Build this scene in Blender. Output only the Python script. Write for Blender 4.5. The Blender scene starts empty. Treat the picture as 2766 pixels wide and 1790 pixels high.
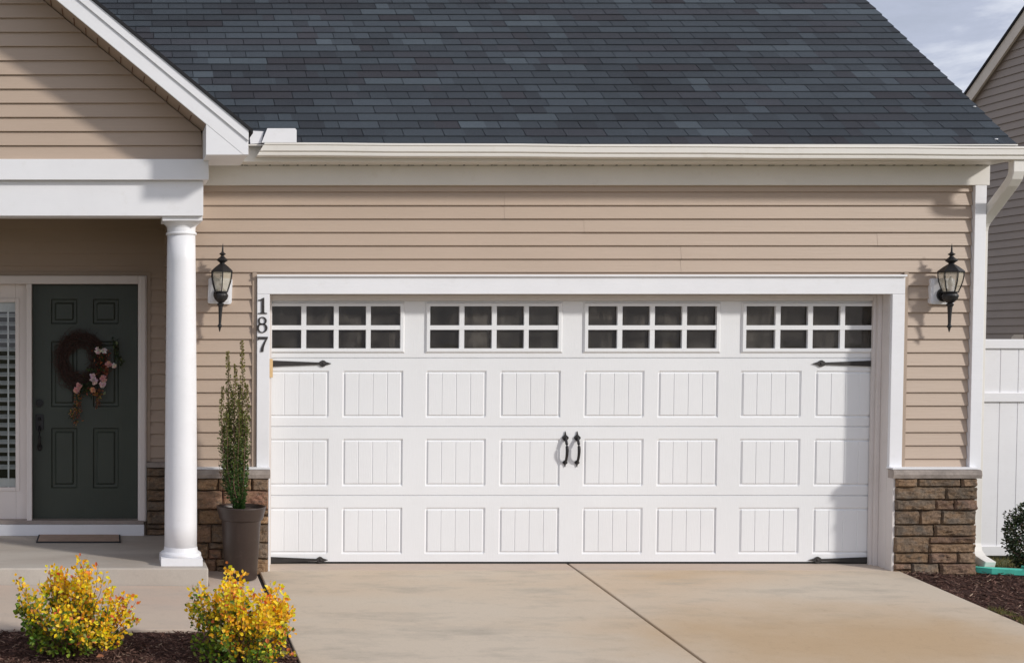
import bpy, math, random
from math import sin, cos, pi, radians, sqrt
from mathutils import Vector, noise
random.seed(7)
S = bpy.context.scene
COL = S.collection
# ------------------------------------------------------------------ camera model
F, PX, PY, TH = 3500.0, 290.0, 920.0 + 3500.0*math.tan(0.033), 0.033
DC = 10.06                      # camera stands this far in front of the garage door (y = 0)
def _ray(u, v):
    a = (u-PX)/F; b = (PY-v)/F
    return a, cos(TH)+b*sin(TH), -sin(TH)+b*cos(TH)
ZC = 0.0
_r = _ray(1500, 1520); ZC = -_r[2]*DC/_r[1]
def at(u, v, y=0.0):            # a measured picture point on the vertical plane at depth y -> X, Z
    r = _ray(u, v); t = (y+DC)/r[1]
    return r[0]*t, ZC+r[2]*t
def X(u, y=0.0, v=1000): return at(u, v, y)[0]
def Z(v, y=0.0): return at(290, v, y)[1]

# ------------------------------------------------------------------ materials
def new_mat(name):
    m = bpy.data.materials.new(name); m.use_nodes = True
    nt = m.node_tree; b = nt.nodes['Principled BSDF']
    return m, nt, b
def N(nt, t, **kw):
    n = nt.nodes.new(t)
    for k, v in kw.items(): setattr(n, k, v)
    return n
def rgb(c): return (c[0], c[1], c[2], 1.0)
def ramp(nt, fac, stops):
    r = N(nt, 'ShaderNodeValToRGB'); e = r.color_ramp.elements
    while len(e) > 1: e.remove(e[-1])
    e[0].position = stops[0][0]; e[0].color = rgb(stops[0][1])
    for p, c in stops[1:]:
        x = e.new(p); x.color = rgb(c)
    nt.links.new(fac, r.inputs[0]); return r.outputs[0]
def coords(nt, scale=(1,1,1)):
    tc = N(nt, 'ShaderNodeTexCoord'); mp = N(nt, 'ShaderNodeMapping'); mp.inputs['Scale'].default_value = scale
    nt.links.new(tc.outputs['Object'], mp.inputs[0]); return mp.outputs[0]
def noise_tex(nt, vec, scale, detail=5, rough=0.6):
    n = N(nt, 'ShaderNodeTexNoise'); n.inputs['Scale'].default_value = scale
    n.inputs['Detail'].default_value = detail; n.inputs['Roughness'].default_value = rough
    nt.links.new(vec, n.inputs['Vector']); return n.outputs['Fac']
def bump(nt, b, fac, strength, dist=0.01):
    bp = N(nt, 'ShaderNodeBump'); bp.inputs['Strength'].default_value = strength; bp.inputs['Distance'].default_value = dist
    nt.links.new(fac, bp.inputs['Height']); nt.links.new(bp.outputs[0], b.inputs['Normal'])
def mixc(nt, fac, a, b_, mode='MIX'):
    m = N(nt, 'ShaderNodeMix', data_type='RGBA', blend_type=mode)
    for sock, val in ((m.inputs[0], fac), (m.inputs[6], a), (m.inputs[7], b_)):
        if isinstance(val, (int, float)): sock.default_value = val
        elif isinstance(val, tuple): sock.default_value = rgb(val)
        else: nt.links.new(val, sock)
    return m.outputs[2]
def paint(name, c, rough=0.5, var=0.06, nscale=3.0, bstr=0.0, bscale=(60,60,60), stretch=(1,1,1), dirt=None):
    m, nt, b = new_mat(name)
    v = coords(nt, stretch)
    f = noise_tex(nt, v, nscale)
    lo = tuple(x*(1-var) for x in c); hi = tuple(min(1, x*(1+var)) for x in c)
    col = ramp(nt, f, [(0.3, lo), (0.7, hi)])
    if dirt:
        f2 = noise_tex(nt, v, nscale*4.3, 8, 0.7)
        f3 = ramp(nt, f2, [(0.56, (0,0,0)), (0.75, (dirt[1],)*3)])
        col = mixc(nt, f3, col, dirt[0])
    nt.links.new(col, b.inputs['Base Color'])
    b.inputs['Roughness'].default_value = rough
    if bstr:
        fb = noise_tex(nt, coords(nt, bscale), 1.0, 4, 0.6)
        bump(nt, b, fb, bstr, 0.004)
    return m
def attr_mat(name, rough=0.6, bstr=0.0, bscale=40, transl=0.0, var=0.25, spec=0.4, nscale=25):
    m, nt, b = new_mat(name)
    a = N(nt, 'ShaderNodeAttribute', attribute_name='Col')
    v = coords(nt); f = noise_tex(nt, v, nscale, 6, 0.65)
    k = ramp(nt, f, [(0.3, (1-var,)*3), (0.7, (1+var,)*3)])
    mm = N(nt, 'ShaderNodeVectorMath', operation='MULTIPLY')
    nt.links.new(a.outputs['Color'], mm.inputs[0]); nt.links.new(k, mm.inputs[1])
    nt.links.new(mm.outputs[0], b.inputs['Base Color'])
    b.inputs['Roughness'].default_value = rough; b.inputs['Specular IOR Level'].default_value = spec
    if bstr: bump(nt, b, noise_tex(nt, v, bscale, 6, 0.7), bstr, 0.01)
    if transl:
        out = nt.nodes['Material Output']
        t = N(nt, 'ShaderNodeBsdfTranslucent'); mx = N(nt, 'ShaderNodeMixShader'); mx.inputs[0].default_value = transl
        nt.links.new(mm.outputs[0], t.inputs[0]); nt.links.new(b.outputs[0], mx.inputs[1]); nt.links.new(t.outputs[0], mx.inputs[2])
        nt.links.new(mx.outputs[0], out.inputs[0])
    return m
M = {}
M['white'] = paint('white_trim_paint', (0.80,0.80,0.82), 0.45, 0.03, 2.5, 0.15, (8,8,90), dirt=((0.62,0.60,0.56), 0.25))
M['jamb'] = paint('shade_toned_jamb_paint', (0.66,0.615,0.59), 0.5, 0.04, 2.0, dirt=((0.5,0.44,0.38), 0.3))  # white trim toned darker: shade on the jamb faces is put into the colour
M['cream'] = paint('cream_aluminium', (0.74,0.71,0.66), 0.4, 0.03, 2.0, dirt=((0.55,0.50,0.42), 0.3))
M['almond'] = paint('almond_frame_paint', (0.78,0.71,0.67), 0.45, 0.03, 2.0)
M['door_white'] = paint('garage_door_paint', (0.78,0.785,0.795), 0.42, 0.035, 0.8, 0.25, (140,10,9), dirt=((0.66,0.65,0.63), 0.18))
M['siding'] = paint('tan_vinyl_siding', (0.455,0.350,0.270), 0.5, 0.05, 0.9, 0.35, (3,30,120), stretch=(0.6,1,2.5), dirt=((0.39,0.30,0.225), 0.35))
M['siding_trim'] = paint('tan_vinyl_channel', (0.39,0.30,0.23), 0.5, 0.03)
M['neighbour_siding'] = paint('taupe_vinyl_siding', (0.275,0.228,0.195), 0.55, 0.06, 1.2, 0.3, (30,3,120))
M['neighbour_trim'] = paint('beige_rake_trim', (0.62,0.55,0.47), 0.5, 0.06, 6)
M['black'] = paint('black_cast_metal', (0.012,0.011,0.012), 0.5, 0.25, 30, 0.3, (120,120,120))
M['bronze'] = paint('dark_bronze_metal', (0.026,0.022,0.021), 0.55, 0.3, 25, 0.2, (90,90,90))
M['green_door'] = paint('dark_green_door_paint', (0.040,0.049,0.036), 0.45, 0.1, 2, 0.3, (90,90,6))
M['seal'] = paint('black_rubber', (0.012,0.012,0.013), 0.8, 0.1)
M['wood'] = paint('bare_pine', (0.62,0.43,0.22), 0.7, 0.15, 20)
M['threshold'] = paint('threshold_aluminium', (0.30,0.25,0.22), 0.5, 0.12, 8)
M['pot'] = paint('brown_grey_plastic', (0.045,0.030,0.025), 0.45, 0.12, 5, 0.15, (60,60,60), dirt=((0.13,0.095,0.08), 0.35))
M['soil'] = paint('potting_soil', (0.045,0.028,0.020), 0.95, 0.5, 60, 0.8, (90,90,90))
M['mat'] = paint('coir_doormat', (0.42,0.30,0.23), 0.95, 0.12, 14, 0.9, (300,60,60), dirt=((0.26,0.17,0.13), 0.3))
M['mat_edge'] = paint('black_mat_edge', (0.02,0.02,0.025), 0.8)
M['dark_room'] = paint('garage_interior_drywall', (0.62,0.54,0.46), 0.9)
M['teal'] = paint('teal_plastic', (0.07,0.45,0.34), 0.4, 0.12, 12)
M['slat'] = paint('white_blind_slat', (0.80,0.81,0.80), 0.5, 0.04)
M['room'] = paint('dark_hall', (0.05,0.048,0.045), 0.9)
M['bulb'] = paint('frosted_bulb', (0.85,0.83,0.76), 0.3, 0.02)
M['capstone'] = paint('cast_stone_cap', (0.31,0.265,0.235), 0.85, 0.3, 9, 0.9, (50,50,50), dirt=((0.14,0.12,0.11), 0.7))
M['bark'] = paint('twig_bark', (0.16,0.085,0.06), 0.8, 0.3, 50)
M['vine'] = paint('dark_grapevine', (0.055,0.027,0.020), 0.85, 0.5, 60)
def stone_mat():
    m, nt, b = new_mat('ledgestone')
    a = N(nt, 'ShaderNodeAttribute', attribute_name='Col'); v = coords(nt)
    f1 = ramp(nt, noise_tex(nt, coords(nt,(1,1,1.7)), 9, 4, .6), [(.42,(0,0,0)),(.62,(.75,)*3)])
    col = mixc(nt, f1, a.outputs['Color'], (0.27,0.175,0.105))
    f2 = ramp(nt, noise_tex(nt, coords(nt,(1.3,1,2)), 13, 5, .65), [(.5,(0,0,0)),(.68,(.7,)*3)])
    col = mixc(nt, f2, col, (0.105,0.092,0.078))
    k = ramp(nt, noise_tex(nt, v, 60, 8, .75), [(.3,(.62,)*3),(.7,(1.35,)*3)])
    mm = N(nt, 'ShaderNodeVectorMath', operation='MULTIPLY'); nt.links.new(col, mm.inputs[0]); nt.links.new(k, mm.inputs[1])
    nt.links.new(mm.outputs[0], b.inputs['Base Color']); b.inputs['Roughness'].default_value = .92; b.inputs['Specular IOR Level'].default_value = .15
    bump(nt, b, noise_tex(nt, v, 75, 8, .75), 1.0, .012); return m
M['stone'] = stone_mat()
M['stone_plain'] = attr_mat('ledgestone', 0.9, 1.0, 70, var=0.5, spec=0.15, nscale=22)
M['shingle'] = attr_mat('asphalt_shingle', 0.92, 0.9, 260, var=0.22, spec=0.25, nscale=180)
M['shingle_edge'] = paint('shingle_edge', (0.014,0.014,0.016), 0.9)
M['leaf'] = attr_mat('autumn_leaf', 0.5, transl=0.35, var=0.15)
M['holly'] = attr_mat('holly_leaf', 0.35, transl=0.15, var=0.2)
M['petal'] = attr_mat('silk_petal', 0.7, transl=0.2, var=0.12)
M['mulch'] = attr_mat('bark_mulch', 0.95, 0.8, 120, var=0.4, spec=0.15, nscale=60)
M['grass_blade'] = attr_mat('grass_blade', 0.7, transl=0.3, var=0.3)
def glass_mat(name, tint, refl=1.0, painted_refl=0.0):
    m, nt, b = new_mat(name)
    out = nt.nodes['Material Output']; nt.nodes.remove(b)
    tr = N(nt, 'ShaderNodeBsdfTransparent'); tr.inputs[0].default_value = rgb(tint)
    gl = N(nt, 'ShaderNodeBsdfGlossy'); gl.inputs['Roughness'].default_value = 0.03; gl.inputs[0].default_value = (1,1,1,1)
    fr = N(nt, 'ShaderNodeFresnel'); fr.inputs[0].default_value = 1.5
    bp = N(nt, 'ShaderNodeBump'); bp.inputs['Strength'].default_value = 0.06; bp.inputs['Distance'].default_value = 0.02
    nt.links.new(noise_tex(nt, coords(nt), 3.0, 2), bp.inputs['Height']); nt.links.new(bp.outputs[0], gl.inputs['Normal'])
    ml = N(nt, 'ShaderNodeMath', operation='MULTIPLY'); ml.inputs[1].default_value = refl
    nt.links.new(fr.outputs[0], ml.inputs[0])
    mx = N(nt, 'ShaderNodeMixShader'); nt.links.new(ml.outputs[0], mx.inputs[0])
    nt.links.new(tr.outputs[0], mx.inputs[1]); nt.links.new(gl.outputs[0], mx.inputs[2]); nt.links.new(mx.outputs[0], out.inputs[0])
    if painted_refl:        # faint pane reflections painted on as streaks of pale diffuse colour
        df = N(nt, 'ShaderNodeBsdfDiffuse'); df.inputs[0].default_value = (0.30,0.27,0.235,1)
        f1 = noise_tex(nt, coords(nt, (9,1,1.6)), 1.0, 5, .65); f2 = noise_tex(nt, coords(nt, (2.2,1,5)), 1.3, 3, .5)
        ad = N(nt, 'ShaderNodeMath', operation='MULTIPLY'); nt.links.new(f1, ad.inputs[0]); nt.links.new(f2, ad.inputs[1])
        k = ramp(nt, ad.outputs[0], [(.14, (painted_refl*.35,)*3), (.25, (painted_refl,)*3), (.36, (painted_refl*2.4,)*3)])
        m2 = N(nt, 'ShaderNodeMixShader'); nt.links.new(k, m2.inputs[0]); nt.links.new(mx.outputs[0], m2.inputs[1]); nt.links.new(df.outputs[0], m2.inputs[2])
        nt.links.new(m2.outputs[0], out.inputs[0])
    return m
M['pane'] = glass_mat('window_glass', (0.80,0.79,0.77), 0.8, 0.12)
M['clear_pane'] = glass_mat('sidelight_glass', (0.92,0.93,0.92), 1.3)
M['lamp_glass'] = glass_mat('lantern_glass', (0.86,0.84,0.78), 1.6)
def seeded_glass():
    m, nt, b = new_mat('seeded_lantern_glass')
    b.inputs['Base Color'].default_value = (0.62,0.57,0.45,1); b.inputs['Roughness'].default_value = 0.25
    tr = N(nt, 'ShaderNodeBsdfTransparent'); mx = N(nt, 'ShaderNodeMixShader'); mx.inputs[0].default_value = 0.42
    out = nt.nodes['Material Output']
    nt.links.new(tr.outputs[0], mx.inputs[1]); nt.links.new(b.outputs[0], mx.inputs[2]); nt.links.new(mx.outputs[0], out.inputs[0])
    return m
M['seeded'] = seeded_glass()
def concrete(name, base, stain, warm, grey, big=0.45, lo=0.42, hi=0.75, patch=None):
    m, nt, b = new_mat(name)
    v = coords(nt); vs = coords(nt, (0.55,1.3,1))
    f = noise_tex(nt, vs, big, 3, 0.55)
    col = ramp(nt, f, [(lo, base), ((lo+hi)/2, warm), (hi, stain)])
    f2 = noise_tex(nt, coords(nt, (0.8,2.2,1)), 2.2, 6, 0.65)
    g = ramp(nt, f2, [(0.5, (0,0,0)), (0.72, (0.75,)*3)])
    col = mixc(nt, g, col, grey)
    if patch:
        tc2 = N(nt, 'ShaderNodeTexCoord'); m2_ = N(nt, 'ShaderNodeMapping'); m2_.inputs['Location'].default_value = (-patch[0]*patch[2],-patch[1]*patch[3],0); m2_.inputs['Scale'].default_value = (patch[2],patch[3],1)
        nt.links.new(tc2.outputs['Object'], m2_.inputs[0])
        gr = N(nt, 'ShaderNodeVectorMath', operation='LENGTH'); nt.links.new(m2_.outputs[0], gr.inputs[0])
        ad = N(nt, 'ShaderNodeMath', operation='ADD'); nt.links.new(gr.outputs['Value'], ad.inputs[0]); nt.links.new(noise_tex(nt, v, 1.6, 4, .6), ad.inputs[1])
        mr = N(nt, 'ShaderNodeMapRange', interpolation_type='SMOOTHERSTEP'); mr.inputs['From Min'].default_value = 2.0; mr.inputs['From Max'].default_value = .55; mr.inputs['To Min'].default_value = 0; mr.inputs['To Max'].default_value = .85
        nt.links.new(ad.outputs[0], mr.inputs['Value']); col = mixc(nt, mr.outputs[0], col, stain)
    f3 = noise_tex(nt, v, 90, 8, 0.8)
    k = ramp(nt, f3, [(0.3, (0.93,)*3), (0.7, (1.06,)*3)])
    mm = N(nt, 'ShaderNodeVectorMath', operation='MULTIPLY'); nt.links.new(col, mm.inputs[0]); nt.links.new(k, mm.inputs[1])
    f4 = noise_tex(nt, v, 14, 8, 0.75)
    k4 = ramp(nt, f4, [(0.25, (0.86,)*3), (0.45, (1.0,)*3)])
    m2 = N(nt, 'ShaderNodeVectorMath', operation='MULTIPLY'); nt.links.new(mm.outputs[0], m2.inputs[0]); nt.links.new(k4, m2.inputs[1])
    nt.links.new(m2.outputs[0], b.inputs['Base Color']); b.inputs['Roughness'].default_value = 0.85
    b.inputs['Specular IOR Level'].default_value = 0.3
    br = noise_tex(nt, coords(nt, (3,260,1)), 1.0, 3, .6)
    hh = N(nt, 'ShaderNodeMath', operation='ADD'); nt.links.new(f3, hh.inputs[0]); nt.links.new(br, hh.inputs[1])
    bump(nt, b, hh.outputs[0], 0.35, 0.003)
    return m
M['concrete'] = concrete('driveway_concrete', (0.545,0.465,0.37), (0.45,0.31,0.175), (0.54,0.425,0.31), (0.37,0.325,0.265), .6, .45, .85, (4.75,-2.0,.58,1.15))
M['path'] = concrete('path_concrete', (0.52,0.43,0.35), (0.47,0.36,0.275), (0.51,0.405,0.33), (0.45,0.385,0.33), 0.7)
M['porch'] = concrete('porch_concrete', (0.50,0.455,0.40), (0.38,0.32,0.26), (0.43,0.38,0.33), (0.38,0.35,0.31), 1.2)
def ground_mat():
    m, nt, b = new_mat('lawn')
    f = noise_tex(nt, coords(nt), 6, 8, 0.7)
    nt.links.new(ramp(nt, f, [(0.3, (0.05,0.06,0.02)), (0.55, (0.12,0.12,0.04)), (0.75, (0.22,0.18,0.07))]), b.inputs['Base Color'])
    b.inputs['Roughness'].default_value = 0.95
    bump(nt, b, noise_tex(nt, coords(nt), 60, 6, 0.8), 1.0, 0.03); return m
M['lawn'] = ground_mat()

# ------------------------------------------------------------------ mesh builder
class MB:
    def __init__(s): s.v = []; s.f = []; s.c = []; s.col = (1,1,1)
    def add(s, vs, fs):
        o = len(s.v); s.v += [tuple(p) for p in vs]; s.c += [s.col]*len(vs)
        s.f += [tuple(i+o for i in f) for f in fs]; return s
    def box(s, x0, x1, y0, y1, z0, z1):
        if x0 > x1: x0, x1 = x1, x0
        if y0 > y1: y0, y1 = y1, y0
        if z0 > z1: z0, z1 = z1, z0
        return s.add([(x0,y0,z0),(x1,y0,z0),(x1,y1,z0),(x0,y1,z0),(x0,y0,z1),(x1,y0,z1),(x1,y1,z1),(x0,y1,z1)],
            [(0,3,2,1),(4,5,6,7),(0,1,5,4),(1,2,6,5),(2,3,7,6),(3,0,4,7)])
    def prism_xz(s, poly, y0, y1):      # poly counterclockwise seen from -y
        n = len(poly); vs = [(p[0],y0,p[1]) for p in poly]+[(p[0],y1,p[1]) for p in poly]
        fs = [tuple(range(n)), tuple(range(2*n-1, n-1, -1))]
        fs += [(i, i+n, (i+1)%n+n, (i+1)%n) for i in range(n)]
        return s.add(vs, fs)
    def prism_yz(s, poly, x0, x1):
        n = len(poly); vs = [(x0,p[0],p[1]) for p in poly]+[(x1,p[0],p[1]) for p in poly]
        fs = [tuple(range(n)), tuple(range(2*n-1, n-1, -1))]
        fs += [(i, i+n, (i+1)%n+n, (i+1)%n) for i in range(n)]
        return s.add(vs, fs)
    def strip_x(s, prof, x0, x1, x0b=None, x1b=None):   # open profile of (y,z) drawn along x
        n = len(prof); vs = [(x0,p[0],p[1]) for p in prof]+[(x1,p[0],p[1]) for p in prof]
        return s.add(vs, [(i, i+n, i+1+n, i+1) for i in range(n-1)])
    def lathe(s, prof, c, n=24, ph=0.0, cap=True):      # prof (r,z)
        vs = []
        for r, z in prof:
            for k in range(n):
                a = 2*pi*k/n+ph; vs.append((c[0]+r*cos(a), c[1]+r*sin(a), c[2]+z))
        fs = []
        for i in range(len(prof)-1):
            for k in range(n): fs.append((i*n+k, i*n+(k+1)%n, (i+1)*n+(k+1)%n, (i+1)*n+k))
        if cap:
            fs.append(tuple(range(n-1, -1, -1))); m = (len(prof)-1)*n; fs.append(tuple(range(m, m+n)))
        return s.add(vs, fs)
    def tube(s, pts, r, n=6):
        pts = [Vector(p) for p in pts]; rs = r if isinstance(r, (list, tuple)) else [r]*len(pts)
        vs = []
        for i, p in enumerate(pts):
            d = (pts[min(i+1, len(pts)-1)]-pts[max(i-1, 0)]).normalized()
            a = d.cross(Vector((0,0,1))) if abs(d.z) < .95 else d.cross(Vector((0,1,0)))
            a.normalize(); b = d.cross(a)
            for k in range(n):
                t = 2*pi*k/n; vs.append(p+(a*cos(t)+b*sin(t))*rs[i])
        fs = [(i*n+k, i*n+(k+1)%n, (i+1)*n+(k+1)%n, (i+1)*n+k) for i in range(len(pts)-1) for k in range(n)]
        fs.append(tuple(range(n-1,-1,-1))); m = (len(pts)-1)*n; fs.append(tuple(range(m, m+n)))
        return s.add(vs, fs)
    def ball(s, c, r, n=10, sq=(1,1,1)):
        prof = [(max(1e-4, r*sin(pi*i/n)), -r*cos(pi*i/n)) for i in range(n+1)]
        o = len(s.v); s.lathe(prof, (0,0,0), n+2, cap=False)
        for i in range(o, len(s.v)):
            p = s.v[i]; s.v[i] = (c[0]+p[0]*sq[0], c[1]+p[1]*sq[1], c[2]+p[2]*sq[2])
        return s
    def leaf(s, p, d, nrm, L, W, fold=0.25):
        d = d.normalized(); w = d.cross(nrm)
        if w.length < 1e-3: w = d.cross(Vector((1,0,0.3)))
        w.normalize(); nn = w.cross(d)
        f = nn*(W*fold)
        vs = [p, p+d*L*.35+w*W*.48+f, p+d*L*.75+w*W*.36+f, p+d*L, p+d*L*.75-w*W*.36+f, p+d*L*.35-w*W*.48+f]
        return s.add(vs, [(0,1,2,3),(3,4,5,0)])
    def build(s, name, mat, parent=None, smooth=False, bev=0.0, origin=(0,0,0), col=False):
        root = parent
        while root is not None and root.parent is not None: root = root.parent
        if root is not None and not s_local(root): origin = tuple(root.location)
        me = bpy.data.meshes.new(name)
        me.from_pydata([(v[0]-origin[0], v[1]-origin[1], v[2]-origin[2]) for v in s.v], [], s.f)
        if col:
            ca = me.color_attributes.new('Col', 'FLOAT_COLOR', 'POINT')
            flat = []
            for c in s.c: flat += [c[0], c[1], c[2], 1.0]
            ca.data.foreach_set('color', flat)
        if smooth: me.polygons.foreach_set('use_smooth', [True]*len(me.polygons))
        me.materials.append(M[mat]); me.update()
        o = bpy.data.objects.new(name, me); COL.objects.link(o)
        if parent is None: o.location = origin
        else: o.parent = parent
        if bev:
            b = o.modifiers.new('bevel', 'BEVEL'); b.width = bev; b.segments = 2; b.limit_method = 'ANGLE'; b.angle_limit = radians(40)
        return o
def s_local(root): return bool(root.get('_local', 0))
LOCAL = set()
def s_local(root): return root.name in LOCAL
def tag(o, label=None, cat=None, group=None, kind=None):
    if label: o['label'] = label
    if cat: o['category'] = cat
    if group: o['group'] = group
    if kind: o['kind'] = kind
    return o
def empty(name, loc=(0,0,0), local=False):
    o = bpy.data.objects.new(name, None); COL.objects.link(o); o.location = loc; o.empty_display_size = 0.2
    if local: LOCAL.add(o.name)
    return o
def rnd(a, b): return random.uniform(a, b)
def rv(): 
    while True:
        v = Vector((rnd(-1,1), rnd(-1,1), rnd(-1,1)))
        if 0.05 < v.length < 1: return v.normalized()

# ------------------------------------------------------------------ depths (y of each plane)
YW = -0.145      # garage siding wall
YT = -0.185      # garage trim face
YG = -0.61       # gable siding
YB = 0.96        # porch back wall
YBEAM = -0.62
YRAKE = -0.96    # gable rake face
YFAS = -0.39     # eave fascia
YGUT = -0.50     # gutter front
XC0 = 0.50       # left corner of garage wall
XR = X(2660, -0.19, 800)   # right corner of house
EXPO = 0.1016
SL = 0.086       # driveway fall
ZP = Z(1444, 0.94)   # porch floor

house = empty('house', (0,0,0))
tag(house, 'tan sided house with white garage door, dark green entry and slate grey roof', 'house')

def siding(mb, x0, x1, z0, z1, y, zref, xf=None, dirn=1, seams=()):
    """lapped vinyl boards on a wall facing -y; a lap line falls on zref"""
    k0 = math.floor((z0-zref)/EXPO)-1
    z = zref+k0*EXPO
    while z < z1:
        zb, zt = max(z, z0), min(z+EXPO, z1)
        if zt-zb > 0.004:
            t = (zb-z)/EXPO
            def yy(zz): return y-0.017*(1-(zz-z)/EXPO)-0.001
            segs = [(x0, x1, 0.0)]
            for (sx, sz) in seams:
                if abs(sz-(z+EXPO/2)) < EXPO*0.95:
                    segs = [(x0, sx, 0.0), (sx-.010, x1, 0.0013)]
            for a, b, off in segs:
                if xf:
                    a0, b0 = xf(zb, a, b); a1, b1 = xf(zt, a, b)
                else: a0, b0, a1, b1 = a, b, a, b
                if b0-a0 < 0.01 and b1-a1 < 0.01: continue
                yb, yt = yy(zb)-off, yy(zt)-off
                mb.add([(a0,yb,zb),(b0,yb,zb),(b1,yt,zt),(a1,yt,zt),(a0,y+0.002,zb),(b0,y+0.002,zb),(a0,yb+0.0015,zb+0.004),(b0,yb+0.0015,zb+0.004)],
                       [(0,1,2,3),(0,4,5,1),(0,3,4),(1,5,2)])
        z += EXPO

# ---- garage front wall
zref = Z(734.9, YW-0.012)
FR0, FR1 = Z(501, YW-0.03), Z(447, YW-0.03)     # frieze
OX0, OX1 = X(727.5, YT, 1100), X(2405, YT, 1100)  # clear opening
TX0, TX1 = X(694, YT, 1000), X(2441, YT, 1000)  # outside of trim
TZ0, TZ1 = Z(743, YT), Z(794, YT)               # head trim top and underside
ZCAP = Z(1266, YT)                              # top of stone cap
mb = MB()
sm = [(X(1580,YW,600), Z(595,YW)), (X(1044,YW,660), Z(664,YW)), (X(2371,YW,660), Z(664,YW)), (X(1841,YW,710), Z(710,YW)), (X(1365,YW,545), Z(545,YW))]
siding(mb, XC0, XR-0.09, TZ0+0.0, FR0, YW, zref, seams=sm)
siding(mb, XC0, TX0-0.034, ZCAP-0.02, TZ0+0.0, YW, zref)
siding(mb, TX1+0.034, XR-0.09, ZCAP-0.02, TZ0+0.0, YW, zref)
w = mb.build('front_wall', 'siding', house)
mb = MB()   # J channels beside the trim
for a, b in ((TX0-0.036, TX0-0.002), (TX1+0.002, TX1+0.036)):
    MB().box(a, b, YW-0.022, YW+0.01, ZCAP, TZ0+0.02).build('siding_channel', 'siding_trim', house, bev=0.003)
# ---- return walls of the garage box
mb = MB()
mb.box(XC0, XC0+0.1, YW+0.02, YB, 0, FR1)
mb.box(XC0+0.1, TX0+0.03, YW+0.004, YW+0.09, 0.0, FR1)
mb.box(OX1+.031, XR-0.02, YW+0.003, YW+0.09, 0.0, FR1)
mb.box(TX0+0.031, OX1+.029, YW+0.004, YW+0.09, TZ1+.035, FR1)
mb.build('wall_core', 'siding_trim', house)
def side_siding(mb, xw, y0, y1, z0, z1, nx, yf=None, shade=0.013):
    z = z0
    while z < z1:
        zt = min(z+EXPO, z1)
        a0, b0 = (yf(z) if yf else (y0, y1)); a1, b1 = (yf(zt) if yf else (y0, y1))
        if b0-a0 > 0.02 or b1-a1 > 0.02:
            xb, xt = xw+nx*shade, xw+nx*0.001
            mb.add([(xb,a0,z),(xb,b0,z),(xt,b1,zt),(xt,a1,zt),(xw-nx*.002,a0,z),(xw-nx*.002,b0,z)], [(0,3,2,1),(0,1,5,4)])
        z += EXPO
ROOF_S = 0.80
YE, ZE = -0.445, Z(387, -0.445)      # lower roof edge
RIDGE_Y = 3.6
mb = MB()
def yfs(z):
    if z < FR1: return (YW, 7.6)
    h = (z-ZE)/ROOF_S; return (max(YW, YE+h+0.1), 2*RIDGE_Y-YE-h-0.1)
side_siding(mb, XR-0.015, 0, 0, zref-20*EXPO, ZE+3.1, 1, yfs)
mb.build('side_wall', 'siding', house)

# ---- corner trim, frieze, fascia, soffit
mb = MB()
mb.box(X(2628,YT,800), XR, YT-0.003, YT+0.06, ZCAP+0.002, FR0-0.001)
mb.box(XR-0.06, XR+0.002, YT+0.061, YT+0.16, 0.05, FR0-0.001)
mb.build('corner_trim', 'white', house, bev=0.003)
mb = MB(); mb.box(XC0-0.1, XR+0.02, YW-0.045, YW+0.02, FR0, FR1-0.002)
mb.build('frieze_board', 'cream', house, bev=0.003)
mb = MB()
zf0 = Z(437, YFAS)
mb.box(XC0-0.1, XR+0.02, YFAS, YFAS+0.02, zf0, ZE-0.012)
mb.build('fascia', 'cream', house, bev=0.002)
mb = MB()
mb.box(XC0-0.1, XR+0.02, YFAS+0.021, YW+0.03, FR1, FR1+0.012)
mb.build('soffit', 'cream', house)
mb = MB()   # round vent holes along the wall side of the soffit
x = XC0+0.2
while x < XR-0.05:
    mb.box(x, x+0.012, YW-0.062, YW-0.046, FR1-0.0035, FR1+0.001)
    if random.random() < 0.35: mb.box(x+0.02, x+0.05, YW-0.0505, YW-0.0455, FR1-0.003, FR1+0.001)
    x += 0.105
o = mb.build('soffit_vent', 'seal', house); o['kind'] = 'stuff'
# ---- gutter (K profile), falling slightly to the right
gx0, gx1 = X(716,YGUT,400), X(2790,YGUT,400)
mb = MB()
zg1, zg0 = Z(385, YGUT), Z(420, YGUT)
h = zg1-zg0
prof = [(YGUT+0.012,zg1-0.010),(YGUT+0.010,zg1),(YGUT,zg1),(YGUT-0.001,zg1-h*.14),(YGUT+0.008,zg1-h*.18),(YGUT+0.008,zg1-h*.24),(YGUT,zg1-h*.28),
        (YGUT+0.001,zg1-h*.62),(YGUT+0.010,zg1-h*.68),(YGUT+0.014,zg1-h*.74),(YGUT+0.010,zg1-h*.80),(YGUT+0.012,zg1-h*.96),(YGUT+0.018,zg0),
        (YFAS-0.003,zg0),(YFAS-0.003,zg1+0.005)]
drop = 0.030
n = len(prof)
vs = []
xs = [gx0+(gx1-gx0)*i/12 for i in range(13)]
for i, xx in enumerate(xs):
    for j, (y, z) in enumerate(prof):
        dx = 0.0
        if i == 0: dx = -0.058*max(0,min(1,(zg1-z)/h))
        vs.append((xx+dx, y, z-drop*(xx-gx0)/(gx1-gx0)+0.0016*sin(i*2.1)))
fs = [(i*n+j, (i+1)*n+j, (i+1)*n+j+1, i*n+j+1) for i in range(12) for j in range(n-1)]
fs += [tuple(range(n)), tuple(range(13*n-1, 12*n-1, -1))]
gut = mb.add(vs, fs).build('gutter', 'cream', house)
mb = MB()
z0, z1 = Z(386,YGUT), Z(347,YGUT)
mb.prism_xz([(X(706,YGUT,386),z0),(X(801,YGUT,386),z0),(X(801,YGUT,360),Z(352,YGUT)),(X(797,YGUT,350),z1),(X(722,YGUT,350),z1)], YGUT-0.003, YGUT+0.003)
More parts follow.
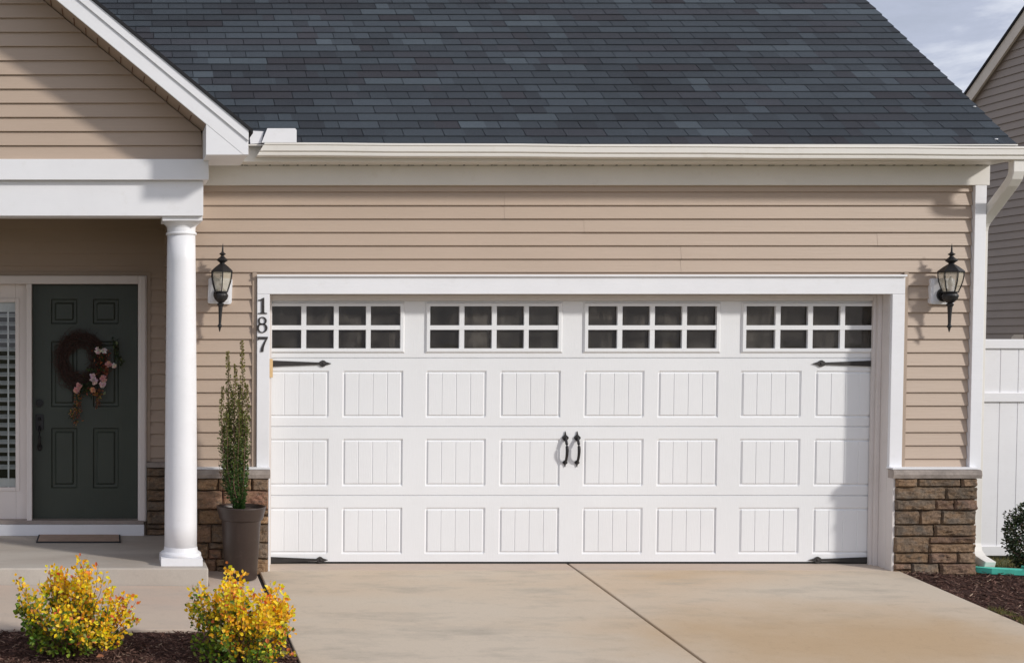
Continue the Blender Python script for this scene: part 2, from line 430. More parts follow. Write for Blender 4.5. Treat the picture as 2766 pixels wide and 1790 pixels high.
mb.box(X(796,YGUT,370), X(801,YGUT,370), YGUT+0.004, YGUT+0.07, z0, Z(356,YGUT))
mb.build('splash_guard', 'white', gut, bev=0.0015)
mb = MB()
mb.prism_xz([(X(677,YGUT,388),Z(388,YGUT)),(X(706,YGUT,388),Z(386,YGUT)),(X(713,YGUT,355),Z(354,YGUT)),(X(674,YGUT,355),Z(352,YGUT))], YGUT+0.02, YGUT+0.026)
mb.build('flashing', 'white', gut)
# ---- downspout
def rect_sweep(mb, pts, wx, wd):
    vs = []; P = [Vector(p) for p in pts]
    for i, p in enumerate(P):
        d = (P[min(i+1,len(P)-1)]-P[max(i-1,0)]).normalized()
        b = Vector((1,0,0)); c = d.cross(b).normalized()
        for sx, sy in ((-1,-1),(1,-1),(1,1),(-1,1)): vs.append(p+b*sx*wx/2+c*sy*wd/2)
    fs = [(i*4+k, i*4+(k+1)%4, i*4+4+(k+1)%4, i*4+4+k) for i in range(len(P)-1) for k in range(4)]
    fs += [(3,2,1,0), tuple(range(len(P)*4-4, len(P)*4))]
    mb.add(vs, fs)
xd = XR+0.045
mb = MB()
zt = zg0-drop+0.01
rect_sweep(mb, [(xd,YGUT+0.06,zt+0.02),(xd,YGUT+0.06,zt-0.09),(xd,YGUT+0.075,zt-0.13),(xd,YGUT+0.11,zt-0.17),
                (xd,-0.09,zt-0.42),(xd,-0.065,zt-0.455),(xd,-0.055,zt-0.50),(xd,-0.055,0.17),(xd,-0.075,0.10),(xd+0.005,-0.12,0.055),(xd+0.02,-0.22,0.02)], 0.083, 0.062)
mb.build('downspout', 'cream', house, bev=0.004)

# ---- garage door surround
mb = MB()
LW = TX0; RW = TX1
mb.box(TX0, TX1, YT, YT+0.03, TZ1, TZ0)                          # head
mb.box(TX0, OX0, YT-0.0008, YT+0.03, ZCAP+0.003, TZ1-0.001)      # left leg above the stone
mb.box(OX0-0.012, OX0, -.236, YT+0.03, Z(1540,YT), ZCAP+0.0)  # strip beside stone
mb.box(OX1, TX1, YT-0.0008, YT+0.03, ZCAP+0.003, TZ1-0.001)
tr = mb.build('garage_trim', 'white', house, bev=0.003)
mb = MB()
mb.box(TX0-0.004, TX1+0.004, YT-0.018, YT-0.001, TZ0-0.012, TZ0+0.003)
mb.build('drip_cap', 'white', house, bev=0.002)
mb = MB()
mb.box(OX0-0.03, OX0, YT+0.031, 0.03, -0.02, TZ1)
mb.box(OX1, OX1+0.03, YT+0.031, 0.03, -0.02, TZ1)
mb.box(OX1+.0005, OX1+0.02, -.236, YT+0.030, -0.02, ZCAP)
mb.box(OX0-0.03, OX1+0.03, YT+0.031, 0.03, TZ1, TZ1+0.03)
# door stops
mb.box(OX1-0.052, OX1-0.001, -0.032, -0.006, -0.015, TZ1-0.001)
mb.box(OX1-0.030, OX1-0.001, -0.060, -0.033, -0.015, TZ1-0.001)
mb.box(OX0+0.001, OX0+0.035, -0.032, -0.006, -0.015, TZ1-0.001)
mb.box(OX0+0.036, OX1-0.053, -0.032, -0.006, TZ1-0.045, TZ1-0.002)
mb.build('door_jamb', 'jamb', house, bev=0.002)
mb = MB()
mb.box(X(728.5,-0.04,990)+0.0, X(737,-0.04,990), -0.040, -0.0325, Z(1019,-0.04), Z(969,-0.04))
mb.build('wood_shim', 'wood', house)

# ---- garage door: sections with grooved panels
K = 2766/2380.0
def DX(x, y=916): return X(x*K, 0, y*K)
def DZ(y): return Z(y*K, 0)
door_x0, door_x1 = DX(596), DX(2063)
cxs = [694,866.5,1060,1232.5,1427,1599,1792,1964.5]
rows = [(861,970.5),(1019,1129.5),(1178.5,1287)]
wins = [(700-0.0, 823)]
pans = []
for c in cxs:
    for (a, b) in rows: pans.append((DX(c-70.5), DX(c+70.5), DZ(b), DZ(a)))
winr = []
for k in range(4):
    u0 = 1148-426.5+426.5*k; u1 = 1519.5-426.5+426.5*k
    winr.append((X(u0,0,880), X(u1,0,880), Z(953.5,0), Z(816,0)))
xb = {door_x0, door_x1}; zb = {0.012, DZ(690), DZ(832), DZ(991), DZ(1151)}
G1, G2 = 0.014, 0.024
panel_x = sorted(set((p[0],p[1]) for p in pans)); panel_z = sorted(set((p[2],p[3]) for p in pans))
grooves = []
for a, b in panel_x:
    for d in (0, G1, G2): xb |= {a+d, b-d}
    for k in (1,2,3):
        c = a+G1+(b-a-2*G1)*k/4; grooves.append(c); xb |= {c-0.0045, c, c+0.0045}
for a, b in panel_z:
    for d in (0, G1, G2): zb |= {a+d, b-d}
joints = [DZ(832), DZ(991), DZ(1151)]
for j in joints: zb |= {j-0.006, j-0.002, j+0.002, j+0.006}
for r in winr: xb |= {r[0]+0.01, r[1]-0.01}; zb |= {r[2]+0.01, r[3]-0.01}
xb = sorted(xb); zb = sorted(zb)
def depth(x, z):
    for j in joints:
        if abs(z-j) < 0.0025: return 0.010
        if abs(z-j) < 0.0045: return 0.0
    for a, b in panel_x:
        if a-1e-6 <= x <= b+1e-6:
            for c, d in panel_z:
                if c-1e-6 <= z <= d+1e-6:
                    e = min(x-a, b-x, z-c, d-z)
                    if e < 1e-5: return 0.0
                    if e < G1+1e-5: return 0.010
                    if e < G2-1e-5: return 0.005
                    for g in grooves:
                        if abs(x-g) < 1e-5 and e >= G2-1e-5: return 0.006 if e > G2+1e-5 else 0.004
                    return 0.0
    return 0.0
mb = MB()
nx, nz = len(xb), len(zb)
vs = [(x, depth(x,z), z) for z in zb for x in xb]
fs = []
for j in range(nz-1):
    for i in range(nx-1):
        xm, zm = (xb[i]+xb[i+1])/2, (zb[j]+zb[j+1])/2
        if any(r[0]+0.01 < xm < r[1]-0.01 and r[2]+0.01 < zm < r[3]-0.01 for r in winr): continue
        fs.append((j*nx+i, j*nx+i+1, (j+1)*nx+i+1, (j+1)*nx+i))
mb.add(vs, fs)
gdoor = mb.build('garage_door', 'door_white', house)
gdoor['label'] = 'white double garage door with grooved panels and a row of dark windows'
for k, r in enumerate(winr):
    mb = MB(); x0, x1, z0, z1 = r
    iu0, iu1 = 1160.7-426.5*(1-k), 1507.5-426.5*(1-k)
    ix0, ix1 = X(iu0,0,880), X(iu1,0,880); iz0, iz1 = Z(940.5,0), Z(827,0)
    yf, yb_ = -0.014, 0.02
    # sloped outer moulding
    O = [(x0,z0),(x1,z0),(x1,z1),(x0,z1)]; I = [(x0+.012,z0+.012),(x1-.012,z0+.012),(x1-.012,z1-.012),(x0+.012,z1-.012)]; J = [(ix0,iz0),(ix1,iz0),(ix1,iz1),(ix0,iz1)]
    vs = [(p[0],-0.001,p[1]) for p in O]+[(p[0],yf,p[1]) for p in I]+[(p[0],yf,p[1]) for p in J]+[(p[0],yb_,p[1]) for p in J]
    fs = []
    for a in (0,4,8):
        for i in range(4): fs.append((a+i, a+(i+1)%4, a+4+(i+1)%4, a+4+i))
    mb.add(vs, fs)
    edges = [1240.1,1253.3,1327.9,1340.7,1414.8,1427.3]
    zm0, zm1 = Z(890.5,0), Z(878.5,0)
    for q in range(3):
        a, b = X(edges[2*q]-426.5*(1-k),0,880), X(edges[2*q+1]-426.5*(1-k),0,880)
        mb.box(a, b, -0.010, 0.018, iz0, iz1)
    mb.box(ix0, ix1, -0.0115, 0.017, zm0, zm1)
    mb.build('window_frame', 'door_white', gdoor)
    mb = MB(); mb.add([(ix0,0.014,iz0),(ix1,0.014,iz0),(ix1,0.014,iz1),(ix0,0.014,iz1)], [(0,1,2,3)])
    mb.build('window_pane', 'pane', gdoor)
mb = MB(); mb.box(door_x0, door_x1, 0.001, 0.03, -0.004, 0.0115); mb.build('bottom_seal', 'seal', gdoor)
# strap hinges
def hinge(u0, ut, vc, hb, sgn, mb):
    x0 = X(u0, -0.01, vc); xt = X(ut, -0.01, vc); zc = Z(vc, -0.01); L = abs(xt-x0); s = sgn
    pts = [(0,hb),(0.80*L,0.009),(0.82*L,0.017),(0.855*L,0.026),(0.885*L,0.024),(0.915*L,0.013),(L,0.0008)]
    poly = [(x0+s*a, zc-b) for a, b in pts]+[(x0+s*a, zc+b) for a, b in reversed(pts)]
    if s < 0: poly = poly[::-1]
    mb.prism_xz(poly, -0.012, -0.003)
    mb.ball((x0+s*0.87*L, -0.012, zc), 0.010, 6, (1,0.6,1))
for (u0, ut, vc, s) in ((729,895,981.5,1),(2366,2196,981.5,-1),(729,886,1511.5,1),(2356,2185.5,1511.5,-1)):
    mb = MB(); hinge(u0, ut, vc, 0.0245, s, mb); mb.build('strap_hinge', 'bronze', gdoor, bev=0.0015)
for u in (1527.2, 1559.4):
    mb = MB(); xh = X(u, -0.01, 1212); zt_, zb_ = Z(1164,-0.01), Z(1261,-0.01); H = zt_-zb_
    def spade(zc, top, sc, up):
        p = [(0,top),(0.006*sc,top*0.45),(0.024*sc,0.006),(0.025*sc,-0.004),(0.012*sc,-0.020*sc),(0,-0.026*sc)]
        if not up: p = [(a,-b) for a, b in p][::-1]
        right = [(xh+a, zc+b) for a, b in p[::-1]] if up else [(xh+a, zc+b) for a, b in p[::-1]]
        left = [(xh-a, zc+b) for a, b in p[1:-1]] if up else [(xh-a, zc+b) for a, b in p[1:-1]]
        return right+left
    mb.prism_xz(spade(zt_-0.052, 0.052, 1.0, True), -0.011, -0.002)
    mb.prism_xz(spade(zb_+0.036, 0.036, 0.72, False), -0.011, -0.002)
    pts = []
    for i in range(13):
        t = i/12; pts.append((xh, -0.010-0.040*sin(pi*t)**0.75, zt_-0.052-(H-0.088)*t))
    mb.tube(pts, [0.0125-0.005*abs(0.45-i/12) for i in range(13)], 8)
    mb.build('pull_handle', 'black', gdoor, smooth=False)
# dim garage inside
mb = MB()
x0, x1, y0, y1, z0, z1 = door_x0-0.3, door_x1+0.3, 0.05, 6.0, -0.002, 2.75
mb.add([(x0,y0,z0),(x1,y0,z0),(x1,y1,z0),(x0,y1,z0),(x0,y0,z1),(x1,y0,z1),(x1,y1,z1),(x0,y1,z1)], [(0,1,2,3),(4,7,6,5),(1,5,6,2),(2,6,7,3),(3,7,4,0)])
for i in range(9):
    xx = x0+0.4+i*0.55; mb.box(xx, xx+rnd(.2,.45), 5.2, 5.8, 0.02, rnd(0.8,2.3))
mb.build('garage_interior', 'dark_room', house)

# ---- stone veneer
PAL = [(0.195,0.135,0.092),(0.170,0.128,0.092),(0.235,0.155,0.098),(0.155,0.118,0.088),(0.200,0.128,0.092),(0.180,0.140,0.105),(0.215,0.150,0.105)]
def stones(mb, x0, x1, z0, z1, y, seed, rows, pal=PAL, depthv=0.05):
    random.seed(seed)
    z = z1; fi = 0
    tot = sum(rows)
    for hrow in rows:
        h = hrow/tot*(z1-z0); zt, zb_ = z, z-h; z = zb_
        xs = [x0]
        while xs[-1] < x1-0.10:
            wdt = rnd(0.14, 0.42)
            nx_ = xs[-1]+wdt
            if nx_ > x1-0.09: nx_ = x1
            xs.append(nx_)
        if xs[-1] < x1: xs[-1] = x1
        for a, b in zip(xs[:-1], xs[1:]):
            parts = [(zb_, zt)]
            if h > 0.085 and random.random() < 0.28:
                m = zb_+h*rnd(.38,.62); parts = [(zb_, m), (m, zt)]
            for c, d in parts:
                if len(parts) == 2 and b-a > 0.22 and random.random() < 0.4:
                    mm = a+(b-a)*rnd(.4,.6); cells = [(a,mm,c,d),(mm,b,c,d)]
                else: cells = [(a,b,c,d)]
                for (p, q, r, s_) in cells: stone(mb, p, q, r, s_, y-rnd(0,0.018), pal)
seedrow = 7.7
def stone(mb, x0, x1, z0, z1, y, pal):
    g = 0.002; x0 += g; x1 -= g; z0 += g; z1 -= g
    c = random.choice(pal); k = rnd(.9,1.32); mb.col = tuple(v*k for v in c)
    nx_ = max(4, int((x1-x0)/0.012)); nz_ = max(4, int((z1-z0)/0.010)); sd = rnd(0, 90)
    vs = []; th = 0.03
    for j in range(nz_+1):
        for i in range(nx_+1):
            fx, fz = i/nx_, j/nz_
            ex = min(fx, 1-fx)*(x1-x0); ez = min(fz, 1-fz)*(z1-z0); e = min(ex, ez)
            px = x0+fx*(x1-x0); pz = z0+fz*(z1-z0)
            d = noise.noise(Vector((px*9+sd, pz*16, sd)))*0.014+noise.noise(Vector((px*30, pz*46+sd, sd)))*0.010+abs(noise.noise(Vector((px*65, pz*95+sd, sd))))*0.007
            prof = min(1, e/0.010)**0.5
            if e < 1e-6:
                jx = noise.noise(Vector((px*14,pz*14,sd)))*0.003; px += jx; pz += noise.noise(Vector((px*11,3.1,seedrow)))*0.006
            vs.append((px, y+th-(th+0.012+d)*prof if e > 1e-6 else y+.010, pz))
    mb.add(vs, [(j*(nx_+1)+i, j*(nx_+1)+i+1, (j+1)*(nx_+1)+i+1, (j+1)*(nx_+1)+i) for j in range(nz_) for i in range(nx_)])
def veneer(x0, x1, z0, z1, y, seed, rows, capx0, capx1, pal=PAL):
    mb = MB(); mb.col = (0.060,0.045,0.034)
    mb.box(x0+.004, x1-.004, y+0.022, YW+0.02 if y < 0 else y+0.06, z0, z1-0.002)
    stones(mb, x0, x1, z0, z1, y, seed, rows, pal)
    o = mb.build('stone_veneer', 'stone', house, col=True)
    ch = 0.066
    mb = MB(); nn = 26; random.seed(seed+5)
    vs = []
    for i in range(nn+1):
        xx = capx0+(capx1-capx0)*i/nn
        j = noise.noise(Vector((xx*7,seed,0)))*0.006
        for (yy, zz) in ((y+0.05,z1),(y-0.022+j,z1+0.002),(y-0.030+j,z1+ch*.45),(y-0.024+j,z1+ch*.9),(y-0.012,z1+ch),(y+0.05,z1+ch)): vs.append((xx,yy,zz+j*.4))
    fs = [(i*6+k, (i+1)*6+k, (i+1)*6+k+1, i*6+k+1) for i in range(nn) for k in range(5)]+[tuple(range(5,-1,-1)), tuple(range(nn*6, nn*6+6))]
    mb.add(vs, fs); mb.build('stone_cap', 'capstone', o)
    return o
YS = -0.235
zs1 = Z(1292, YS-0.02)
rowsR = [.09,.13,.11,.15,.12,.17,.11,.12]
veneer(X(2414,YS,1400), X(2637,YS,1400), -0.05, zs1, YS, 14, rowsR, X(2409,YS,1290), X(2646,YS,1290))
PALW = [(0.31,0.19,0.125),(0.23,0.16,0.11),(0.34,0.215,0.125),(0.18,0.135,0.10),(0.32,0.17,0.115)]
veneer(XC0-0.03, X(725,YS,1400), -0.06, zs1, YS, 4, [.10,.15,.12,.15,.13,.14], XC0-0.05, X(729,YS,1290), PALW)
for a, b in ((XC0-0.05, X(729,YS,1290)), (X(2409,YS,1290), X(2646,YS,1290))):
    MB().box(a, b, YS-0.012, YW-0.0135, zs1+0.070, zs1+0.082).build('cap_flashing', 'white', house)

# ---- porch: back wall, door, sidelight
mb = MB()
zrb = Z(1138.5, YB-0.012)
FX1 = X(395.5, YB, 1000)     # outer right edge of entry frame
ZFT = Z(745, YB)
ZSB = Z(1248, YB)            # top of stone on the porch wall
CEIL = Z(488, YBEAM)-0.05
siding(mb, FX1+0.03, XC0, ZSB, ZFT+0.015, YB, zrb)
siding(mb, -4.5, XC0, ZFT+0.0155, CEIL+0.3, YB, zrb)
siding(mb, -4.5, -1.75, 0.0, ZFT, YB, zrb)
mb.build('porch_wall', 'siding', house)
mb = MB(); side_siding(mb, XC0-0.001, YW-0.02, YB, 0.62, CEIL+0.3, -1); mb.build('porch_side_wall', 'siding', house)
mb = MB(); mb.box(FX1+0.002, FX1+0.034, YB-0.02, YB+0.01, ZSB+0.01, ZFT+0.03); mb.box(-1.7, FX1+0.0015, YB-0.02, YB+0.01, ZFT+0.002, ZFT+0.03)
mb.build('siding_channel', 'siding_trim', house)
mb = MB(); mb.col = (.04,.03,.025); mb.box(FX1, XC0, YB-0.01, YB+0.05, ZP, ZSB-0.03); stones(mb, FX1+0.005, XC0, ZP, ZSB-0.04, YB-0.045, 21, [.08,.12,.1,.09,.12,.1]); sv = mb.build('stone_veneer', 'stone', house, col=True)
mb = MB(); mb.box(FX1+0.003, XC0, YB-0.075, YB, ZSB-0.038, ZSB+0.004); mb.build('stone_cap', 'capstone', sv, bev=0.004)
mb = MB(); mb.box(-4.5, XC0+0.1, YB+0.005, YB+0.1, ZFT+0.01, 4.0); mb.box(-4.5, -1.76, YB+0.005, YB+0.1, 0, ZFT); mb.box(FX1-0.02, XC0+0.1, YB+0.012, YB+0.1, 0, ZFT+0.01); mb.build('wall_core', 'siding_trim', house)
mb = MB(); mb.box(-4.5, XC0-0.002, YBEAM+0.221, YB-0.002, CEIL, CEIL+0.02); mb.box(XC0-0.001, 0.71, YBEAM+0.221, YW-0.025, CEIL+.001, CEIL+0.019); mb.build('porch_ceiling', 'threshold', house)
YD = YB+0.075
dx0, dx1 = X(89, YD, 1080), X(371, YD, 1080); dz0, dz1 = Z(1401, YD), Z(769, YD)
mx0 = X(72.5, YB, 1080)      # left edge of mullion
mb = MB()
yf = YB-0.035
ox1, oz1 = FX1, ZFT
mb.box(dx1+0.004, ox1, yf, YB+0.09, ZP+0.12, oz1)
mb.box(-1.70, dx1+0.003, yf, YB+0.09, dz1+0.004, oz1)
mb.box(mx0, dx0-0.004, yf+0.002, YB+0.09, ZP+0.12, dz1+0.003)
mb.box(dx1+0.02, ox1-0.012, yf-0.010, yf-0.0005, ZP+0.12, oz1-0.012)
mb.build('door_frame', 'almond', house, bev=0.003)
mb = MB(); mb.box(-1.70, X(389.5,YB-0.06,1430), YB-0.075, YB+0.02, ZP+0.001, Z(1416.5,YB-0.07)); mb.build('sill_board', 'white', house, bev=0.003)
mb = MB(); mb.box(-1.70, ox1-0.02, YB-0.05, YB+0.12, Z(1416,YB-0.05)+0.002, Z(1403,YB)); mb.build('threshold', 'threshold', house, bev=0.004)
# six panel door as a grid
px = [(X(138,YD,900),X(209,YD,900)),(X(251,YD,900),X(321,YD,900))]
pz = [(Z(875,YD),Z(807,YD)),(Z(1099,YD),Z(921,YD)),(Z(1318,YD),Z(1155,YD))]
xb = {dx0,dx1}; zb = {dz0,dz1}
for a, b in px:
    for d in (0,.010,.030,.045): xb |= {a+d,b-d}
for a, b in pz:
    for d in (0,.010,.030,.045): zb |= {a+d,b-d}
xb = sorted(xb); zb = sorted(zb)
def dd(x, z):
    for a, b in px:
        for c, d in pz:
            e = min(x-a,b-x,z-c,d-z)
            if e >= -1e-6:
                if e < .005: return 0
                if e < .015: return .014
                if e < .035: return .015
                return .003
    return 0
mb = MB(); nx = len(xb)
mb.add([(x,YD+dd(x,z),z) for z in zb for x in xb], [(j*nx+i,j*nx+i+1,(j+1)*nx+i+1,(j+1)*nx+i) for j in range(len(zb)-1) for i in range(nx-1)])
mb.box(dx0, dx1, YD+0.02, YD+0.045, dz0, dz1)
edoor = mb.build('entry_door', 'green_door', house)
edoor['label'] = 'dark green six-panel entry door'
mb = MB(); cx, cz = at(106.5, 1088, YD-0.02)
def disc_y(mb, cx, cz, r, y0, y1, n=18):
    vs = [(cx+r*cos(2*pi*k/n), y0, cz+r*sin(2*pi*k/n)) for k in range(n)]+[(cx+r*cos(2*pi*k/n), y1, cz+r*sin(2*pi*k/n)) for k in range(n)]
    mb.add(vs, [tuple(range(n)), tuple(range(2*n-1,n-1,-1))]+[(k,k+n,(k+1)%n+n,(k+1)%n) for k in range(n)])
disc_y(mb, cx, cz, 0.033, YD-0.02, YD); disc_y(mb, cx, cz, 0.022, YD-0.03, YD-0.02); mb.box(cx-.004,cx+.004,YD-.034,YD-.03,cz-.012,cz+.012)
mb.build('deadbolt', 'black', edoor, bev=0.002)
mb = MB(); hx = X(107, YD-.02, 1140)
mb.box(hx-.034, hx+.034, YD-.016, YD, Z(1160,YD-.02), Z(1119,YD-.02))
mb.tube([(hx,YD-.015,Z(1150,YD)),(hx,YD-.055,Z(1162,YD)),(hx,YD-.06,Z(1178,YD)),(hx,YD-.05,Z(1195,YD)),(hx,YD-.018,Z(1206,YD))],[.010,.012,.011,.010,.012],8)
mb.ball((hx,YD-.012,Z(1207,YD)),.028,8,(0.85,.5,1.15)); mb.ball((hx,YD-.03,Z(1130,YD)),.013,6)
mb.build('door_handle', 'black', edoor, bev=0.002)
# sidelight
sx1 = mx0-0.002; sx0 = -1.12
gx1_ = X(43, YD-0.01, 1050); gz1, gz0 = Z(815, YD-.01), Z(1316, YD-.01); gx0_ = sx0+0.14
mb = MB()
ys = YD-0.012
mb.box(gx1_, sx1, ys, ys+.045, dz0, dz1+.003); mb.box(sx0, gx0_, ys, ys+.045, dz0, dz1+.003)
mb.box(gx0_+.0005, gx1_-.0005, ys+.001, ys+.045, gz1, dz1+.003); mb.box(gx0_+.0005, gx1_-.0005, ys+.001, ys+.045, dz0, gz0)
t = .03
mb.box(gx1_-.004, gx1_+t, ys-.010, ys-.0005, gz0-t, gz1+t); mb.box(gx0_-t, gx0_+.004, ys-.010, ys-.0005, gz0-t, gz1+t)
mb.box(gx0_+.005, gx1_-.005, ys-.009, ys+.0005, gz1-.004, gz1+t-.001); mb.box(gx0_+.005, gx1_-.005, ys-.009, ys+.0005, gz0-t+.001, gz0+.004)
side = mb.build('sidelight', 'almond', house, bev=0.003)
mb = MB(); mb.add([(gx0_,ys+.02,gz0),(gx1_,ys+.02,gz0),(gx1_,ys+.02,gz1),(gx0_,ys+.02,gz1)],[(0,1,2,3)]); mb.build('pane', 'clear_pane', side)
mb = MB(); mb.box(gx0_+.01, gx1_-.001, ys+.045, ys+.09, gz1-.085, gz1-.002)
z = gz1-.115; st = 0.0735
while z > gz0+.10:
    mb.add([(gx0_+.01,ys+.035,z-.012),(gx1_-.002,ys+.035,z-.012),(gx1_-.002,ys+.093,z+.018),(gx0_+.01,ys+.093,z+.018),
            (gx0_+.01,ys+.035,z-.016),(gx1_-.002,ys+.035,z-.016),(gx1_-.002,ys+.093,z+.014),(gx0_+.01,ys+.093,z+.014)],
           [(0,1,2,3),(7,6,5,4),(0,4,5,1),(1,5,6,2),(2,6,7,3),(3,7,4,0)])
    z -= st*0.985
xm = X(22, YD, 1050)
mb.box(gx0_+.01, gx1_-.002, ys+.04, ys+.09, gz0+.003, gz0+.075)
for xx in (xm, xm-.45): mb.box(xx-.007, xx+.007, ys+.022, ys+.026, gz0, gz1-.03)
mb.build('blind', 'slat', side)
mb = MB(); mb.box(-1.7, sx0-.002, YB-.03, YB+.09, ZP+.12, dz1+.003); mb.build('door_frame', 'almond', house)
mb = MB(); mb.add([(-1.6,ys+.3,0),(.9,ys+.3,0),(.9,ys+.3,2.6),(-1.6,ys+.3,2.6)],[(0,1,2,3)]); mb.box(-1.65,-1.6,ys+.05,ys+.3,0,2.6); mb.build('hall_interior', 'room', house)

# ---- porch slab, column, beam, gable
xs1 = X(563, -0.67, 1534)
mb = MB(); zb_ = Z(1571, -.67)
mb.box(-4.6, xs1, -0.67, YB-0.003, zb_-.15, ZP)
mb.build('porch_slab', 'porch', house, bev=0.012)
yc = -0.445; xc = X(489, yc, 1000)
BZ0, BZ1 = Z(583,YBEAM), Z(488,YBEAM)
H = BZ0-ZP
colm = MB()
rb, rt = 0.121, 0.104
zt0 = Z(632, yc-.1)-ZP
prof = [(rb, 0.10)]
for i in range(1, 13):
    t = i/12; prof.append((rb-(rb-rt)*(t**1.6), 0.10+(zt0-0.10)*t))
colm.lathe(prof, (xc,yc,ZP), 48)
column = colm.build('column', 'white', house, smooth=False)
for p in column.data.polygons: p.use_smooth = len(p.vertices) == 4
mb = MB()
mb.box(xc-.153, xc+.153, yc-.153, yc+.153, ZP, ZP+.058)
mb.lathe([(.150,.0585),(.153,.068),(.150,.080),(.140,.088),(.130,.092),(.127,.100),(.1225,.125)], (xc,yc,ZP), 48)
mb.build('base', 'white', column, bev=0.002)
mb = MB(); zt_ = BZ0-ZP
mb.lathe([(rt+.001,zt0-.004),(rt+.009,zt0),(rt+.011,zt0+.008),(rt+.008,zt0+.016),(rt+.001,zt0+.018),(rt+.001,zt_-.075),(rt+.006,zt_-.062),(rt+.010,zt_-.058),(rt+.03,zt_-.040),(rt+.034,zt_-.033)], (xc,yc,ZP), 48)
mb.box(xc-.146, xc+.146, yc-.146, yc+.146, BZ0-.032, BZ0-.001)
mb.build('capital', 'white', column, bev=0.001)
bx1 = X(549, YBEAM, 535)
mb = MB(); mb.box(-4.6, bx1, YBEAM, YBEAM+.22, BZ0, BZ1); mb.build('porch_beam', 'white', house, bev=0.003)
gz_ = Z(430, YBEAM-.04)
mb = MB(); mb.box(-4.6, X(564,YBEAM-.045,455), YBEAM-.045, YBEAM+.24, BZ1+.001, gz_); mb.build('porch_cornice', 'white', house, bev=0.003)
mb = MB(); mb.box(bx1-.2, bx1-.002, YBEAM+.221, YW-.0155, BZ0+.002, BZ1-.002); mb.box(-4.6, X(555,YBEAM,455), YBEAM+.241, YW-.02, BZ1+.003, gz_-.004); mb.build('beam_return', 'white', house)
# rake line (lower edge of the fascia face) on plane YRAKE
ra = at(152, 0, YRAKE); rb_ = at(557, 335, YRAKE)
GS = (rb_[1]-ra[1])/(rb_[0]-ra[0])      # negative slope
def rakez(x): return rb_[1]+GS*(x-rb_[0])
APX = -2.1
def xfg(z, a, b):       # gable siding right/left limits
    xr = rb_[0]+(z-rb_[1])/GS-0.006
    xr = min(xr, X(545,YG,400)); xl = 2*APX-xr
    return max(a, xl), min(b, xr)
mb = MB(); siding(mb, -5, 1, gz_-.01, rakez(APX), YG, Z(392.7,YG-.012), xf=xfg); mb.build('gable_wall', 'siding', house)
xj = X(545,YG,400)
mb = MB(); mb.box(xj, xj+.022, YG-.035, YG+.02, gz_+.001, rakez(xj+.03)+.01)
mb.build('siding_channel', 'siding_trim', house)
# rake board
fh = 0.198
xe = X(671, YRAKE, 380); zbot = Z(418, YRAKE)
mb = MB()
def rake_poly(dz0, dz1, x1):
    return [(APX, rakez(APX)+dz0), (x1, rakez(x1)+dz0), (x1, rakez(x1)+dz1), (APX, rakez(APX)+dz1)]
zclip = zbot
xa = rb_[0]+(zbot-rb_[1])/GS
face = [(APX,rakez(APX)),(xa,zbot),(xe,zbot),(xe,rakez(xe)+fh),(APX,rakez(APX)+fh)]
mb.prism_xz(face, YRAKE, YRAKE+.02)
mirror = lambda poly: [(2*APX-p[0], p[1]) for p in poly][::-1]
mb.prism_xz(mirror(face), YRAKE+.0005, YRAKE+.0205)
rake = mb.build('rake_board', 'white', house, bev=0.002)
mb = MB(); mb.prism_xz([(rb_[0],zbot),(xa-.002,zbot),(rb_[0],rakez(rb_[0])-.002)], YRAKE+.001, YRAKE+.019)
mb.box(rb_[0]+.001, xe-.001, YRAKE+.021, YFAS-.0, zbot, zbot+.012)
mb.box(rb_[0]-.0, rb_[0]+.014, YRAKE+.021, YG, zbot+.0125, rakez(rb_[0])-.002)
mb.box(xe-.015, xe, YRAKE+.021, YFAS-.0, zbot+.0125, rakez(xe)+fh*.8)
mb.build('eave_return', 'white', rake)
mb = MB()   # crown strip and drip edge on the rake
def strip(d0, d1, y0, y1):
    p = [(APX,rakez(APX)+d0),(xe,rakez(xe)+d0),(xe,rakez(xe)+d1),(APX,rakez(APX)+d1)]
    mb.prism_xz(p, y0, y1); mb.prism_xz(mirror(p), y0+.0005, y1+.0005)
strip(fh*.62, fh-.001, YRAKE-.012, YRAKE-.0005)
mb.build('rake_crown', 'white', rake, bev=0.002)
mb = MB()
p = [(APX,rakez(APX)+.002),(rb_[0]+.0,rakez(rb_[0])+.002),(rb_[0]+.0,rakez(rb_[0])+.014),(APX,rakez(APX)+.014)]
mb.prism_xz(p, YRAKE+.021, YG+.02); mb.prism_xz(mirror(p), YRAKE+.021, YG+.02)
mb.build('rake_soffit', 'siding_trim', rake)
mb = MB(); xx = -1.9
while xx < rb_[0]-.02:
    mb.box(xx, xx+.006, YRAKE+.12, YG-.03, rakez(xx+.005)-.0015, rakez(xx+.005)+.003); xx += .083
o = mb.build('soffit_groove', 'bark', rake); o['kind'] = 'stuff'
# gable roof slabs
mb = MB(); t0, t1 = fh+.001, fh+.026
p = [(APX,rakez(APX)+t0),(xe+.03,rakez(xe+.03)+t0),(xe+.03,rakez(xe+.03)+t1),(APX,rakez(APX)+t1)]
mb.prism_xz(p, YRAKE-.022, 4.0); mb.prism_xz(mirror(p), YRAKE-.022, 4.0)
mb.build('gable_roof', 'shingle_edge', house)

